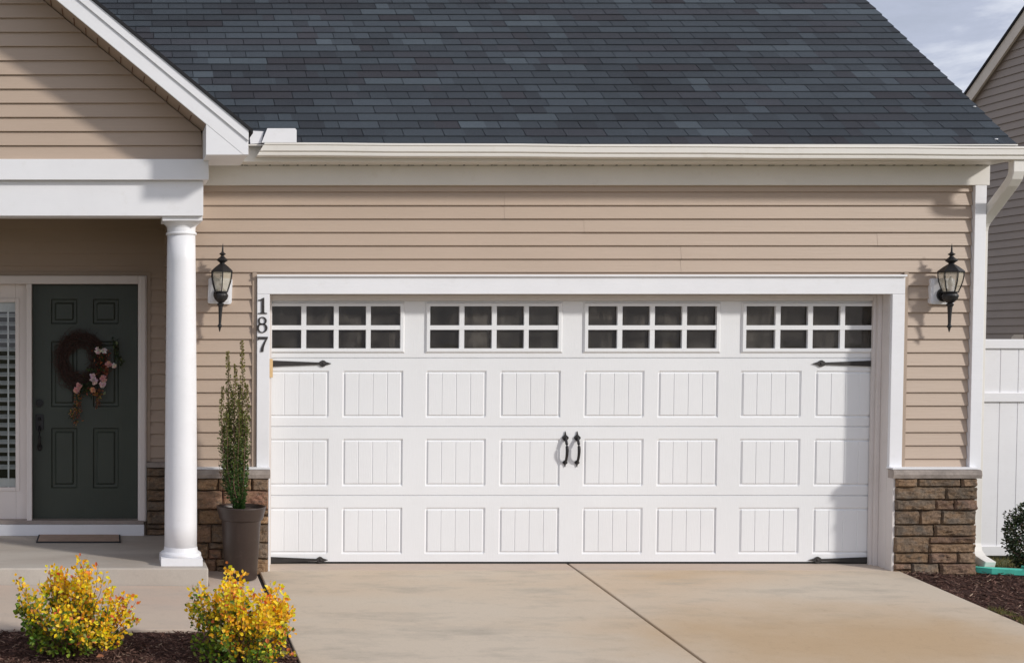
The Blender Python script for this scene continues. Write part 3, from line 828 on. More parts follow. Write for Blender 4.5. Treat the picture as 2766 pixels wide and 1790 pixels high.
# ---- main roof with individual tabs
mb = MB(); random.seed(3)
nrm = Vector((0,-ROOF_S,1)).normalized(); sdir = Vector((0,1,ROOF_S)).normalized()
RX0, RX1 = -4.9, X(2741, YE, 389)
e0 = Vector((0,YE-0.02,ZE-0.02*ROOF_S))
L = (RIDGE_Y-YE)*sqrt(1+ROOF_S**2); EX = 0.1155; TW = 0.302
SH = [(0.050,0.060,0.072),(0.045,0.053,0.064),(0.058,0.070,0.084),(0.038,0.043,0.052),(0.046,0.049,0.059),(0.074,0.090,0.106),(0.042,0.042,0.050)]
WT = [7,6,4,3.6,3.4,1.3,1.8]
kk = int(L/EX)
def pt(x, s, n): p = e0+sdir*s+nrm*n; return (x, p.y, p.z)
for k in range(kk):
    s0, s1 = k*EX, (k+1)*EX+.03
    x = RX0-TW+((k*0.5) % 1.0)*TW+rnd(-.01,.01)
    seg = random.choices(SH, WT)[0]
    while x < RX1:
        w_ = TW
        a, b = max(x+0.0025, RX0), min(x+w_-0.0025, RX1+rnd(-.004,.004))
        if random.random() < 0.62: seg = random.choices(SH, WT)[0]
        cuts = [a, b] if random.random() < .5 else [a, a+(b-a)*rnd(.3,.7), b]
        if b-a > 0.02:
            for q in range(len(cuts)-1):
                big = 1+.30*noise.noise(Vector((x*0.9, s0*1.6, 3))); j = rnd(.93,1.07)*big; mb.col = tuple(c*j for c in seg)
                if len(cuts) == 3 and q == 0: seg = random.choices(SH, WT)[0]
                c0, c1 = cuts[q], cuts[q+1]; h0, h1 = 0.0105+rnd(0,.002), 0.001
                mb.add([pt(c0,s0,0),pt(c1,s0,0),pt(c1,s0,h0),pt(c0,s0,h0),pt(c1,s1,h1),pt(c0,s1,h1),pt(c0,s1,0),pt(c1,s1,0)], [(0,1,2,3),(3,2,4,5),(0,3,5,6),(1,7,4,2)])
        x += w_
mb.col = (0.014,0.014,0.016)
mb.add([pt(-5,.04,-.001),pt(RX1-.004,.0,-.001),pt(RX1-.004,L,-.001),pt(-5,L,-.001),pt(-5,.04,-.02),pt(RX1-.004,0,-.02),pt(RX1-.004,L,-.02),pt(-5,L,-.02)],
       [(0,1,2,3),(7,6,5,4),(0,4,5,1),(1,5,6,2)])
yb2 = 2*RIDGE_Y-YE; zr = ZE+(RIDGE_Y-YE)*ROOF_S
mb.add([(-5,RIDGE_Y,zr),(RX1,RIDGE_Y,zr),(RX1,yb2,ZE),(-5,yb2,ZE)],[(0,1,2,3)])
roof = mb.build('roof', 'shingle', house, col=True)
mb = MB(); mb.box(-5, RX1+.003, YE-.03, YE-.015, ZE-.022, ZE-.012); mb.build('drip_edge', 'cream', roof)
mb = MB()   # rake side board on the right end
mb.add([(RX1-.045,YE,ZE-.03),(RX1-.045,RIDGE_Y,zr-.03),(RX1-.045,RIDGE_Y,zr-.18),(RX1-.045,YE,ZE-.14),(RX1-.02,YE,ZE-.03),(RX1-.02,RIDGE_Y,zr-.03),(RX1-.02,RIDGE_Y,zr-.18),(RX1-.02,YE,ZE-.14)],
       [(0,1,2,3),(7,6,5,4),(0,3,7,4),(3,2,6,7),(0,4,5,1)])
mb.build('rake_side_board', 'cream', house)
for (u, v, s) in ((2631,292.5,1.0),(2689.5,380.5,1.1)):
    r = _ray(u, v); # point on the roof plane
    n_ = nrm; p0 = e0; cam = Vector((0,-DC,ZC)); d = Vector(r); t = (p0-cam).dot(n_)/d.dot(n_); q = cam+d*t
    mb = MB(); mb.ball((q.x,q.y-.006,q.z+.010), .011*s, 6, (1.2,.8,.5)); mb.build('sealant_dab', 'white', roof)

# ---- house numbers
def number(name_poly, pos, parent=house):
    mb = MB()
    for poly in name_poly:
        P = []
        for (a, b) in poly: P.append((X(500+a/3.5, YT-.006, 560+b/3.5), Z(560+b/3.5, YT-.006)))
        area = sum(P[i][0]*P[(i+1)%len(P)][1]-P[(i+1)%len(P)][0]*P[i][1] for i in range(len(P)))
        if area < 0: P = P[::-1]
        mb.prism_xz(P, YT-.008, YT-.0015)
    o = mb.build('house_number', 'bronze', house); o['label'] = pos
number([[(722,880),(706,884),(690,882),(690,874),(712,870),(738,854),(749,854),(749,990),(758,996),(776,998),(776,1006),(690,1006),(690,998),(712,996),(722,990)]], 'dark metal numeral 1 at the top of the three')
mb = MB()
def ring(cx, cz, rx, rz, tx, tz, n=28):
    vs = []
    for y in (YT-.008, YT-.0015):
        for (ax, az) in ((rx, rz), (rx-tx, rz-tz)):
            for k in range(n):
                t = 2*pi*k/n; vs.append((X(500+(cx+ax*cos(t))/3.5,YT-.006,870), y, Z(560+(cz+az*sin(t))/3.5, YT-.006)))
    fs = []
    for k in range(n):
        k2 = (k+1)%n
        fs += [(k,k2,n+k2,n+k),(2*n+k,3*n+k,3*n+k2,2*n+k2),(k,2*n+k,2*n+k2,k2),(n+k,n+k2,3*n+k2,3*n+k)]
    mb.add(vs, fs)
ring(730,1072,42,38,19,8); ring(728,1140,52,46,23,9)
o = mb.build('house_number', 'bronze', house); o['label'] = 'dark metal numeral 8 in the middle of the three'
number([[(684,1222),(782,1222),(782,1236),(762,1275),(746,1320),(740,1364),(712,1364),(720,1325),(738,1285),(762,1246),(702,1246),(692,1256),(684,1258)]], 'dark metal numeral 7 at the bottom of the three')

# ------------------------------------------------------------------ wall lanterns (local coordinates: origin on the wall behind the arm)
def make_lantern():
    root = empty('wall_lantern', (0,0,0), local=True)
    D = 0.115; c = (0,-D,0)
    mb = MB()       # white block
    n = 6; w_, h_, r_ = .091, .098, .018; pts = []
    for (sx, sz, a0) in ((1,-1,-90),(1,1,0),(-1,1,90),(-1,-1,180)):
        for k in range(n+1):
            a = radians(a0+90*k/n); pts.append((sx*(w_-r_)+r_*cos(a), sz*(h_-r_)+r_*sin(a)+.028))
    mb.prism_xz(pts, -.026, .012)
    pts2 = [(p[0]*.84, (p[1]-.028)*.86+.028) for p in pts]
    mb.prism_xz(pts2, -.032, -.0265)
    mb.build('mounting_block', 'white', root, bev=0.003)
    mb = MB()       # round canopy and arm
    disc_y(mb, 0, 0.0, .052, -.050, -.032); disc_y(mb, 0, 0.0, .040, -.062, -.050); disc_y(mb, 0, 0, .022, -D+.01, -.062)
    mb.lathe([(.010,-.068),(.024,-.060),(.048,-.036),(.056,-.010),(.050,.004),(.044,.010),(.050,.016)], c, 20)
    mb.build('arm', 'black', root, smooth=False)
    mb = MB()       # tail
    mb.lathe([(.002,-.283),(.008,-.262),(.010,-.250),(.018,-.243),(.018,-.236),(.011,-.228),(.010,-.215),(.013,-.15),(.017,-.092),(.024,-.082),(.026,-.072),(.020,-.066)], c, 14)
    mb.build('tail', 'black', root)
    mb = MB()       # cage: six bent bars between base and hood
    sect = [(.050,.016),(.064,.055),(.077,.10),(.083,.14),(.083,.172)]
    for k in range(6):
        a = 2*pi*k/6+pi/2+.0
        pp = [(c[0]+r*cos(a), c[1]+r*sin(a), z) for r, z in sect]
        mb.tube(pp, .0042, 6)
    for r, z in ((.052,.018),(.084,.170)):
        pp = [(c[0]+r*cos(2*pi*k/6+pi/2), c[1]+r*sin(2*pi*k/6+pi/2), z) for k in range(7)]
        mb.tube(pp, .005, 6)
    mb.build('cage', 'black', root)
    mb = MB(); mb.lathe([(r-.004, z) for r, z in sect], c, 6, ph=pi/2, cap=False); mb.build('glass', 'seeded' , root)
    mb = MB()
    mb.lathe([(.013,.02),(.013,.06)], c, 12); mb.build('candle', 'almond', root)
    mb = MB(); mb.lathe([(.004,.060),(.014,.066),(.019,.085),(.019,.102),(.012,.122),(.002,.140)], c, 14); mb.build('bulb', 'bulb', root, smooth=True)
    mb = MB()       # hood
    mb.lathe([(.089,.168),(.090,.174),(.078,.186),(.054,.206),(.032,.222),(.020,.230),(.017,.236)], c, 6, ph=pi/2)
    mb.build('hood', 'black', root)
    mb = MB()
    mb.lathe([(.016,.232),(.026,.242),(.040,.252),(.043,.258),(.036,.266),(.020,.278),(.014,.286),(.011,.292),(.024,.300),(.025,.305),(.012,.313),(.007,.322),(.006,.345),(.003,.368),(.0005,.385)], c, 14)
    mb.build('finial', 'black', root)
    return root
lan = make_lantern()
xl, zl = at(593.4, 800-4, YW-.01)
lan.location = (xl, YW-.012, zl); lan.rotation_euler = (0, radians(2.0), 0)
tag(lan, 'black lantern tilting slightly beside the white porch column, left of the number 187', 'wall lantern', 'black lanterns flanking the garage door')
lan2 = lan.copy(); COL.objects.link(lan2)
for ch in list(lan.children):
    c = ch.copy(); COL.objects.link(c); c.parent = lan2
xl, zl = at(2540, 797, YW-.01)
lan2.location = (xl, YW-.012, zl); lan2.rotation_euler = (0, radians(0.6), 0)
lan2['label'] = 'black lantern on the narrow siding strip right of the garage door, near the downspout'

# ------------------------------------------------------------------ ground, driveway, paths, beds
def gz(y):
    return SL*y if y < 0 else 0.0
mb = MB()
ysl = [-400,-60,-14,-0.15,0.6,40,400]; zsl = [-1.5,-1.5,SL*-14-.09,-.09,-.13,-.15,-.15]
vs = [(x,y,z) for y, z in zip(ysl, zsl) for x in (-400,-30,0,30,400)]
mb.add(vs, [(j*5+i,j*5+i+1,(j+1)*5+i+1,(j+1)*5+i) for j in range(6) for i in range(4)])
tag(mb.build('ground', 'lawn'), 'patchy lawn around the house', 'ground', kind='structure')
JX = X(1534, 0, 1526); LX = X(697, -.2, 1546); RXD = X(2423, -.2, 1540)
YA = -0.205
mb = MB()
def slab(x0, x1, y0, y1, dz=0.0, dz2=None, th=.12):
    n = max(1, int((y1-y0)/1.0)); dz2 = dz if dz2 is None else dz2
    vs = []
    for (xx, d) in ((x0,dz),(x1,dz2)):
        for k in range(n+1):
            y = y0+(y1-y0)*k/n; vs += [(xx,y,gz(y)+d),(xx,y,gz(y)+d-th)]
    m = 2*(n+1); fs = []
    for k in range(n):
        a = 2*k
        fs += [(a,a+m,a+m+2,a+2),(a+1,a+3,a+3+m,a+1+m),(a,a+2,a+3,a+1),(a+m,a+m+1,a+m+3,a+m+2)]
    fs += [(0,1,m+1,m),(2*n,2*n+m,2*n+m+1,2*n+1)]
    mb.add(vs, fs)
slab(LX+.008, JX-.011, -4.6, YA); slab(JX+.009, RXD, -4.6, YA)
slab(LX+.008, JX-.012, -14, -4.615); slab(JX+.010, RXD, -14, -4.615)
tag(mb.build('driveway', 'concrete', bev=0.007), 'stained pale concrete driveway with a joint down the middle', 'driveway', kind='structure')
mb = MB(); mb.prism_yz([(YA+.006,-.14),(.6,-.14),(.6,-.004),(.0,-.004),(YA+.006,gz(YA)-.001)], OX0-.0, JX-.010)
mb.prism_yz([(YA+.006,-.14),(.6,-.14),(.6,-.004),(.0,-.004),(YA+.006,gz(YA)-.001)], JX+.008, OX1+.0)
tag(mb.build('garage_apron', 'path', bev=0.004), 'strip of concrete floor under the garage door', 'floor', kind='structure')
mb = MB(); mb.prism_yz([(-14,gz(-14)-.02),(-14,gz(-14)-.04),(YA,-.06),(YA,gz(YA)-.02)], LX-.05, RXD-.02)
tag(mb.build('joint_filler', 'seal'), 'dark gap between the concrete slabs', 'joint', kind='structure')
mb = MB()
PWY = -1.71
slab(-5.5, LX-.026, PWY, -.676, .035, .006)
slab(xs1+.006, LX-.026, -.674, YS-.01, .005, .005)
tag(mb.build('path', 'path', bev=0.006), 'pale concrete walkway in front of the porch step', 'path', kind='structure')

def mulch_bed(name, label, region, n, zoff, seed, inside, dens=0.07):
    random.seed(seed); x0, x1, y0, y1 = region
    mb = MB(); st = dens; nx_ = int((x1-x0)/st); ny_ = int((y1-y0)/st)
    def hz(x, y): return gz(min(y,0))+zoff+0.018*noise.noise(Vector((x*3,y*3,1)))+0.012*noise.noise(Vector((x*11,y*11,4)))
    mb.col = (0.058,0.031,0.025)
    vs = [(x0+(x1-x0)*i/nx_, y0+(y1-y0)*j/ny_, 0) for j in range(ny_+1) for i in range(nx_+1)]
    vs = [(a,b,hz(a,b)) for a, b, c in vs]
    mb.add(vs, [(j*(nx_+1)+i,j*(nx_+1)+i+1,(j+1)*(nx_+1)+i+1,(j+1)*(nx_+1)+i) for j in range(ny_) for i in range(nx_)
                if inside(x0+(x1-x0)*(i+.5)/nx_, y0+(y1-y0)*(j+.5)/ny_)])
    for k in range(n):
        x, y = rnd(x0,x1), rnd(y0,y1)
        if not inside(x, y): continue
        a = rnd(0,pi); tl = rnd(-.5,.5); L = rnd(.012,.05)*(1 if random.random()<.85 else 1.5); W = rnd(.003,.009); T = rnd(.002,.005)
        d = Vector((cos(a)*cos(tl), sin(a)*cos(tl), sin(tl))); w = d.cross(Vector((rnd(-.4,.4),rnd(-.4,.4),1))).normalized(); u_ = w.cross(d)
        p = Vector((x,y,hz(x,y)+rnd(0,.016)))
        q = random.random(); b = rnd(.6,1.3)
        c = (0.092,0.048,0.037) if q < .50 else ((0.155,0.085,0.066) if q < .82 else ((0.22,0.135,0.105) if q < .965 else (0.36,0.26,0.19)))
        mb.col = tuple(v*b for v in c)
        A = [p-d*L/2-w*W/2, p+d*L/2-w*W/2*rnd(.3,1), p+d*L/2+w*W/2*rnd(.3,1), p-d*L/2+w*W/2]
        mb.add(A+[v-u_*T for v in A], [(0,1,2,3),(0,4,5,1),(2,6,7,3),(1,5,6,2),(3,7,4,0)])
    tag(mb.build(name, 'mulch', col=True), label, 'mulch', kind='stuff')
mulch_bed('mulch_bed', 'dark brown bark mulch in front of the walkway', (-2.4, LX-.005, -3.3, PWY-.005), 17000, -.005, 5, lambda x, y: y < PWY-.008-.006*sin(x*9) and x < LX-.012)
mulch_bed('mulch_bed', 'dark brown bark mulch between driveway edge and fence', (RXD+.004, 8.2, -2.6, .3), 15000, -.015, 6,
          lambda x, y: (y < YS or x > XR+.02) and y < YS+.02+.0*x+(0.0 if x < XR else .06) and x < RXD+.9+(-y)*.0+.55+ (y+2)*.25)
# dry grass tufts near fence and by drive
random.seed(9); mb = MB()
def blade(x, y, z, hgt, c):
    mb.col = c; a = rnd(0,2*pi); l = rnd(.1,.5); d = Vector((cos(a)*l, sin(a)*l, 1)).normalized(); w = Vector((-sin(a),cos(a),0))*.0022; p = Vector((x,y,z))
    m = p+d*hgt*.6; tpt = p+d*hgt+Vector((cos(a),sin(a),-.3))*hgt*.15
    mb.add([p-w,p+w,m+w*.8,tpt,m-w*.8],[(0,1,2,4),(4,2,3)])
GC = [(0.10,0.12,0.03),(0.20,0.17,0.05),(0.28,0.22,0.08),(0.07,0.10,0.02)]
for k in range(9000):
    x, y = rnd(XR+.03, 8.8), rnd(-.16, 1.05); blade(x, y, -.09 if y < .3 else -.145, rnd(.02,.05), random.choice(GC))
for k in range(2500):
    y = rnd(-2.6,-1.2); x = rnd(RXD+.01, RXD+.10) if random.random() < .6 else rnd(RXD+.9, RXD+2.2); blade(x, y, gz(y)-.02, rnd(.02,.05), random.choice(GC))
tag(mb.build('grass', 'grass_blade', col=True), 'yellowing grass below the fence and along the driveway edge', 'grass', kind='stuff')

# ------------------------------------------------------------------ doormat
mx0_, mx1_ = X(97.5, .50, 1466), X(326, .50, 1466)
dm = empty('doormat', ((mx0_+mx1_)/2, .7, ZP))
tag(dm, 'flat tan coir doormat with a black edge in front of the green door', 'doormat')
MB().box(mx0_+.013, mx1_-.013, .513, YB-.08, ZP+.001, ZP+.014).build('pile', 'mat', dm)
mb = MB(); mb.box(mx0_, mx1_, .50, .512, ZP+.001, ZP+.0125); mb.box(mx0_, mx0_+.012, .5125, YB-.078, ZP+.001, ZP+.0125); mb.box(mx1_-.012, mx1_, .5125, YB-.078, ZP+.001, ZP+.0125)
mb.build('border', 'mat_edge', dm)

# ------------------------------------------------------------------ wreath
random.seed(15)
YWR = YD-.045
wx, wz = at(222, 978, YWR)
wr = empty('wreath', (wx, YWR, wz)); tag(wr, 'round grapevine wreath with pink and white blossoms hanging on the green door', 'wreath')
mb = MB(); sc = DC/F*1.1
for k in range(380):
    a0 = rnd(0, 2*pi); da = rnd(.5, 1.5)*random.choice((-1,1)); r0 = rnd(.085, .210); r1 = r0+rnd(-.03,.07); yy = rnd(-.03,.03); pts = []
    for i in range(7):
        t = i/6; a = a0+da*t; r = r0+(r1-r0)*t+.01*sin(5*t+a0)
        pts.append((wx-.02+r*cos(a)*.95, YWR+yy*(1-t), wz+.012+r*sin(a)*1.08))
    mb.tube(pts, [.0028*(1-.6*i/6) for i in range(7)], 4)
for k in range(120):     # loose twig ends
    a = rnd(.2*pi, 1.35*pi); r = rnd(.19,.22); p = Vector((wx-.02+r*cos(a)*.95, YWR+rnd(-.02,.02), wz+.012+r*sin(a)*1.08)); b = a+rnd(-.2,1.1)
    mb.tube([p, p+Vector((cos(b),rnd(-.3,.1),sin(b)))*rnd(.03,.07)], [.0018,.0008], 3)
mb.build('vine_ring', 'vine', wr)
def W7(a, b, dy=0): return Vector((*at(140+a/4.67, 850+b/4.67, YWR-.04+dy),)).to_3d() if False else Vector((at(140+a/4.67, 850+b/4.67, YWR-.04+dy)[0], YWR-.04+dy, at(140+a/4.67, 850+b/4.67, YWR-.04+dy)[1]))
mb = MB()
fl = [(585,450,40,0),(662,455,34,0),(713,625,38,1),(785,640,30,0),(512,765,32,2),(530,830,46,2),(650,805,42,1),(640,875,40,2),(343,890,36,1),(318,945,42,1),(515,950,34,3)]
fc = [(0.95,0.84,0.78),(0.92,0.55,0.52),(0.95,0.74,0.76),(0.90,0.55,0.36)]
for (a, b, r, ci) in fl:
    p = W7(a, b); R = r/4.67*sc*1.15
    for k in range(26):
        d = rv(); d.y = -abs(d.y)*.8-.1; d.normalize(); mb.col = tuple(min(1, c*rnd(.8,1.15)) for c in fc[ci])
        mb.leaf(p+d*R*.25, d, rv(), R*.85, R*.8, .35)
    mb.col = tuple(c*.85 for c in fc[ci]); mb.ball(p, R*.55, 6)
mb.build('blossoms', 'petal', wr, col=True)
mb = MB()
def sprig(a0, b0, a1, b1, n, cols, sz, spread=22):
    for k in range(n):
        t = random.random(); p = W7(a0+(a1-a0)*t+random.gauss(0,spread), b0+(b1-b0)*t+random.gauss(0,spread), rnd(-.01,.03))
        mb.col = tuple(c*rnd(.7,1.3) for c in random.choice(cols)); d = rv(); d.z -= .3; mb.leaf(p, d, rv()+Vector((0,-1,0)), sz*rnd(.8,1.6), sz*.65)
GR = [(0.03,0.055,0.018),(0.07,0.09,0.03),(0.035,0.06,0.025)]; RD = [(0.28,0.07,0.035),(0.42,0.14,0.06),(0.17,0.045,0.025)]; YL = [(0.48,0.30,0.05),(0.50,0.21,0.09),(0.36,0.13,0.05)]
sprig(590,480,640,850,130,GR+RD,.022,45); sprig(700,470,690,720,80,RD,.016,20); sprig(780,330,860,600,60,GR,.028,22); sprig(500,850,330,980,110,GR,.024,35)
sprig(350,980,260,1300,150,GR+YL,.016,30); sprig(340,1120,290,1380,70,YL+RD,.013,22); sprig(470,960,640,1000,90,RD+YL+GR,.018,28)
sprig(580,950,565,1190,60,RD+YL,.011,12); sprig(620,960,600,1150,40,RD,.010,14); sprig(450,680,580,690,22,[(0.08,0.10,0.04)],.022,10)
mb.col = (0.20,0.24,0.12)
for (a, b, dx, dz) in ((815,330,.15,-1),(868,600,.25,1),(650,1010,.5,.8)): mb.leaf(W7(a,b), Vector((dx,0,dz)), Vector((0,-1,0)), .036, .022, .1)
mb.col = (0.12,0.05,0.03)
mb.tube([W7(690,480),W7(705,600),W7(770,680),W7(690,760)], .0022, 4); mb.tube([W7(600,920),W7(580,1020),W7(560,1190)], .002, 4); mb.tube([W7(400,950),W7(340,1130),W7(300,1385)], .002, 4)
mb.build('sprays', 'leaf', wr, col=True)

# ------------------------------------------------------------------ potted columnar holly
random.seed(21)
py_ = -.455; pxx = X(651, py_, 1480); pz0 = gz(py_)+.0055
rt_ = .186; Hh = Z(1373, py_-.15)-pz0
pot = empty('plant_pot', (pxx,py_,pz0)); tag(pot, 'tall brown plastic pot beside the garage door, full of dark soil', 'plant pot')
mb = MB()
mb.lathe([(.112,0),(.118,.006),(rt_-.040,Hh-.105),(rt_-.037,Hh-.100),(rt_-.028,Hh-.098),(rt_-.024,Hh-.09),(rt_-.004,Hh-.012),(rt_,Hh-.004),(rt_-.003,Hh),(rt_-.013,Hh),(rt_-.018,Hh-.02),(rt_-.03,Hh-.06)], (pxx,py_,pz0), 56, cap=False)
o = mb.build('pot_body', 'pot', pot, smooth=True)
mb = MB(); n=40; vs=[(pxx,py_,pz0+Hh-.022)]
for r in (.06,.11,rt_-.02):
    for k in range(n):
        a=2*pi*k/n; x_,y_=pxx+r*cos(a),py_+r*sin(a); vs.append((x_,y_,pz0+Hh-.028+.01*noise.noise(Vector((x_*30,y_*30,0)))))
fs=[(0,1+k,1+(k+1)%n) for k in range(n)]+[(1+q*n+k,1+(q+1)*n+k,1+(q+1)*n+(k+1)%n,1+q*n+(k+1)%n) for q in range(2) for k in range(n)]
mb.add(vs,fs); mb.build('soil', 'soil', pot)
hol = empty('columnar_shrub', (pxx-.02,py_,pz0+Hh-.03)); tag(hol, 'narrow upright evergreen shrub growing in the brown pot', 'shrub')
mbs, mbl = MB(), MB()
base = Vector((pxx-.015, py_, pz0+Hh-.03)); zb0 = base.z
def hx_(u, v): return at(u, v, py_)
stems = [(601,1045,.0),(617,949,.02),(634,985,-.02),(655,921,.0),(667,1040,.01),(612,1110,-.05),(648,1080,.05),(628,1060,.06),(642,1080,-.06),(605,1150,.04),(660,1120,-.05),(622,1130,.07),(650,1180,.06),(636,1150,.0),(647,1040,.03),(618,1090,.0),(657,1110,0),(630,1200,-.07),(611,1230,.05),(652,1250,-.03)]
for (u, v, dy) in stems:
    tx, tz = hx_(u, v); pts = []; nseg = 14
    for i in range(nseg+1):
        t = i/nseg; e = min(1, t*2.2)**.8
        pts.append(Vector((base.x+(tx-base.x)*e+.006*sin(9*t+u), base.y+dy*e+.006*cos(7*t+u), zb0+(tz-zb0)*t)))
    mbs.tube(pts, [.004*(1-.7*i/nseg)+.0008 for i in range(nseg+1)], 5)
    hgt = tz-zb0; nl = int(hgt*620)
    for k in range(nl):
        t = k/nl; i = min(nseg-1, int(t*nseg)); p = pts[i].lerp(pts[i+1], t*nseg-i)
        a = rnd(0, 2*pi); far = rnd(.002,.018)*(1 if t > .6 else 1.6)*(1-.75*max(0,(t-.75)/.25))
        out = Vector((cos(a),sin(a),rnd(.2,1.3)))
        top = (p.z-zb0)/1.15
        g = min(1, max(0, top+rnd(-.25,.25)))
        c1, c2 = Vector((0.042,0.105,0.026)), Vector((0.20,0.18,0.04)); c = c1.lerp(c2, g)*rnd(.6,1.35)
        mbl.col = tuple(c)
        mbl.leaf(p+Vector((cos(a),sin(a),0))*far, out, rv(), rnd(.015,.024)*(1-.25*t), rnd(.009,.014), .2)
for k in range(3):      # dead twig on the left
    p = base+Vector((-.09,0,.05)); pass
tw = [Vector((hx_(600,1360)[0],py_-.03,hx_(600,1360)[1])), Vector((hx_(596,1285)[0],py_-.03,hx_(596,1285)[1])), Vector((hx_(588,1240)[0],py_-.03,hx_(588,1240)[1]))]
mbs.tube([base+Vector((-.02,0,.03))]+tw, [.003,.002,.0018,.0008], 4)
for q in ((-.02,.05),(.015,.04),(-.025,.02),(.02,.07),(.0,.06)): mbs.tube([tw[1], tw[1]+Vector((q[0],0,q[1]))], [.0016,.0007], 4)
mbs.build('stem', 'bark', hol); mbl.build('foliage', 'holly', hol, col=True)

# ------------------------------------------------------------------ yellow shrubs
YC = [(0.90,0.60,0.012),(0.93,0.67,0.015),(0.88,0.53,0.02),(0.92,0.72,0.06)]; OC = [(0.80,0.30,0.05),(0.78,0.40,0.14),(0.72,0.17,0.06)]; GC2 = [(0.15,0.24,0.02),(0.09,0.15,0.018),(0.26,0.32,0.025)]
def yellow_shrub(loc, w_, h_, seed, label, greenside, peaks, density=1.0):
    random.seed(seed); root = empty('yellow_shrub', loc); tag(root, label, 'shrub', 'yellow shrubs in the mulch bed')
    ms, ml = MB(), MB(); L0 = Vector(loc)
    tips = []
    heads = []
    for k in range(30):
        a = rnd(0, 2*pi); rr = sqrt(random.random()); x = rr*cos(a)*w_/2; y = rr*sin(a)*w_*.40
        heads.append((x, y, h_*(0.20+0.78*rnd(.25,1.0)*sqrt(max(.08, 1-(rr**2)*.75)))))
    for k in range(135):
        x, y, hh = heads[k%30]; x += random.gauss(0,.028); y += random.gauss(0,.03); hh = max(.05, hh+random.gauss(0,.035))
        tips.append((x, y, hh))
    for k in range(46):
        a = rnd(0, 2*pi); rr = rnd(.45,1); tips.append((rr*cos(a)*w_*.50, -abs(rr*sin(a))*w_*.42+.05, h_*rnd(.06,.30)))
    for (px_, ph) in peaks: tips += [(px_*w_/2, rnd(-.08,.08), h_*ph), (px_*w_/2+.03, rnd(-.08,.08), h_*ph*.93)]
    for (x, y, hh) in tips:
        bend = rnd(.1,.3); pts = []
        p0 = L0+Vector((x*.15, y*.15, 0)); p3 = L0+Vector((x, y, hh))
        for i in range(8):
            t = i/7; q = p0.lerp(p3, t); q += Vector((x*bend*sin(pi*t)*.8, y*bend*sin(pi*t), h_*.05*sin(pi*t))); q += Vector((noise.noise(q*12),noise.noise(q*12+Vector((5,5,5))),0))*.012; pts.append(q)
        ms.tube(pts, [.0032*(1-.75*i/7) for i in range(8)], 4)
        nl = int(20*density*(0.45+hh/h_))
        for q in range(nl):
            t = rnd(.25,1.0)**.6; i = min(6, int(t*7)); p = pts[i].lerp(pts[i+1], t*7-i); off = rv()*rnd(.004,.030)
            p = p+off; zrel = (p.z-L0.z)/h_; xrel = (p.x-L0.x)/(w_/2); depthin = (p.y-L0.y)
            pg = 1.0-1.5*zrel+(-.38*xrel if greenside < 0 else 0)+.5*noise.noise(p*7+Vector((seed,0,0)))
            if random.random() < pg: c = random.choice(GC2)
            elif random.random() < .07+.22*max(0,zrel-.7)+.35*max(0,xrel-.6): c = random.choice(OC)
            else: c = random.choice(YC)
            ml.col = tuple(v*rnd(.75,1.2) for v in c)
            d = (off.normalized()+Vector((0,-.2,.35))+rv()*.6)
            ml.leaf(p, d, Vector((rnd(-.6,.8),-1,rnd(.0,1.2))), rnd(.019,.036), rnd(.014,.025), rnd(.05,.3))
    ms.build('stem', 'bark', root); ml.build('foliage', 'leaf', root, col=True)
    return root
y1 = -2.20; y2 = -2.36
s1 = (X(198,y1,1700), y1, gz(y1)+.0); s2 = (X(655,y2,1700), y2, gz(y2)+.0)
yellow_shrub(s1, .68, .58, 31, 'taller golden leaved shrub in front of the porch, greener at its lower left', -1, [(-.62,.80),(-.35,.93),(.05,.95),(.2,1.02),(.45,.95),(.9,.62),(.95,.42),(-.75,.35),(-1.0,.84),(1.05,.62),(1.08,.42)])
yellow_shrub(s2, .63, .55, 37, 'golden leaved shrub next to the driveway edge in front of the pot', -1, [(-.3,1.06),(.0,.88),(.5,.9),(.72,.84),(-.75,.55),(-.5,.8),(-.95,.86)])
# fallen leaf
mb = MB(); mb.col = (0.42,0.16,0.07); lx, ly = s1[0]+.14, -2.33
mb.leaf(Vector((lx,ly,gz(ly)+.035)), Vector((1,.2,.05)), Vector((.1,-.6,1)), .05, .03, .3)
tag(mb.build('fallen_leaf', 'leaf', col=True, origin=(lx,ly,gz(ly)+.02)), 'single curled rust brown leaf on the mulch below the left shrub', 'leaf')

# ------------------------------------------------------------------ round bush by the fence
random.seed(44)
bx, by = X(2822, .12, 1430), .12; bz = -.06
bush = empty('round_bush', (bx,by,bz)); tag(bush, 'dark green rounded bush in front of the white fence', 'bush')
ml, ms = MB(), MB()
for k in range(70):
    d = rv(); d.z = abs(d.z)*.9+.1; tip = Vector((bx,by,bz+.05))+Vector((d.x*.27,d.y*.27,d.z*.50))
    ms.tube([Vector((bx,by,bz)), Vector((bx,by,bz)).lerp(tip,.5)+rv()*.02, tip], [.006,.004,.001], 4)
for k in range(8000):
    d = rv(); c = Vector((bx,by,bz+.24)); rr = rnd(.55,1.0)**.6; bumpy = 1+.16*noise.noise(d*3.1)+.10*noise.noise(d*8)
    p = c+Vector((d.x*.27,d.y*.27,d.z*.30))*rr*bumpy
    q = noise.noise(p*14)
    if q > .30 and rr > .8: continue
    ml.col = tuple(v*rnd(.6,1.5) for v in random.choice([(0.022,0.042,0.014),(0.04,0.066,0.022),(0.015,0.028,0.011),(0.12,0.14,0.08)]))
    ml.leaf(p, d+rv()*.8, rv(), rnd(.016,.028), rnd(.010,.016), .2)
ms.build('stem', 'bark', bush); ml.build('foliage', 'holly', bush, col=True)

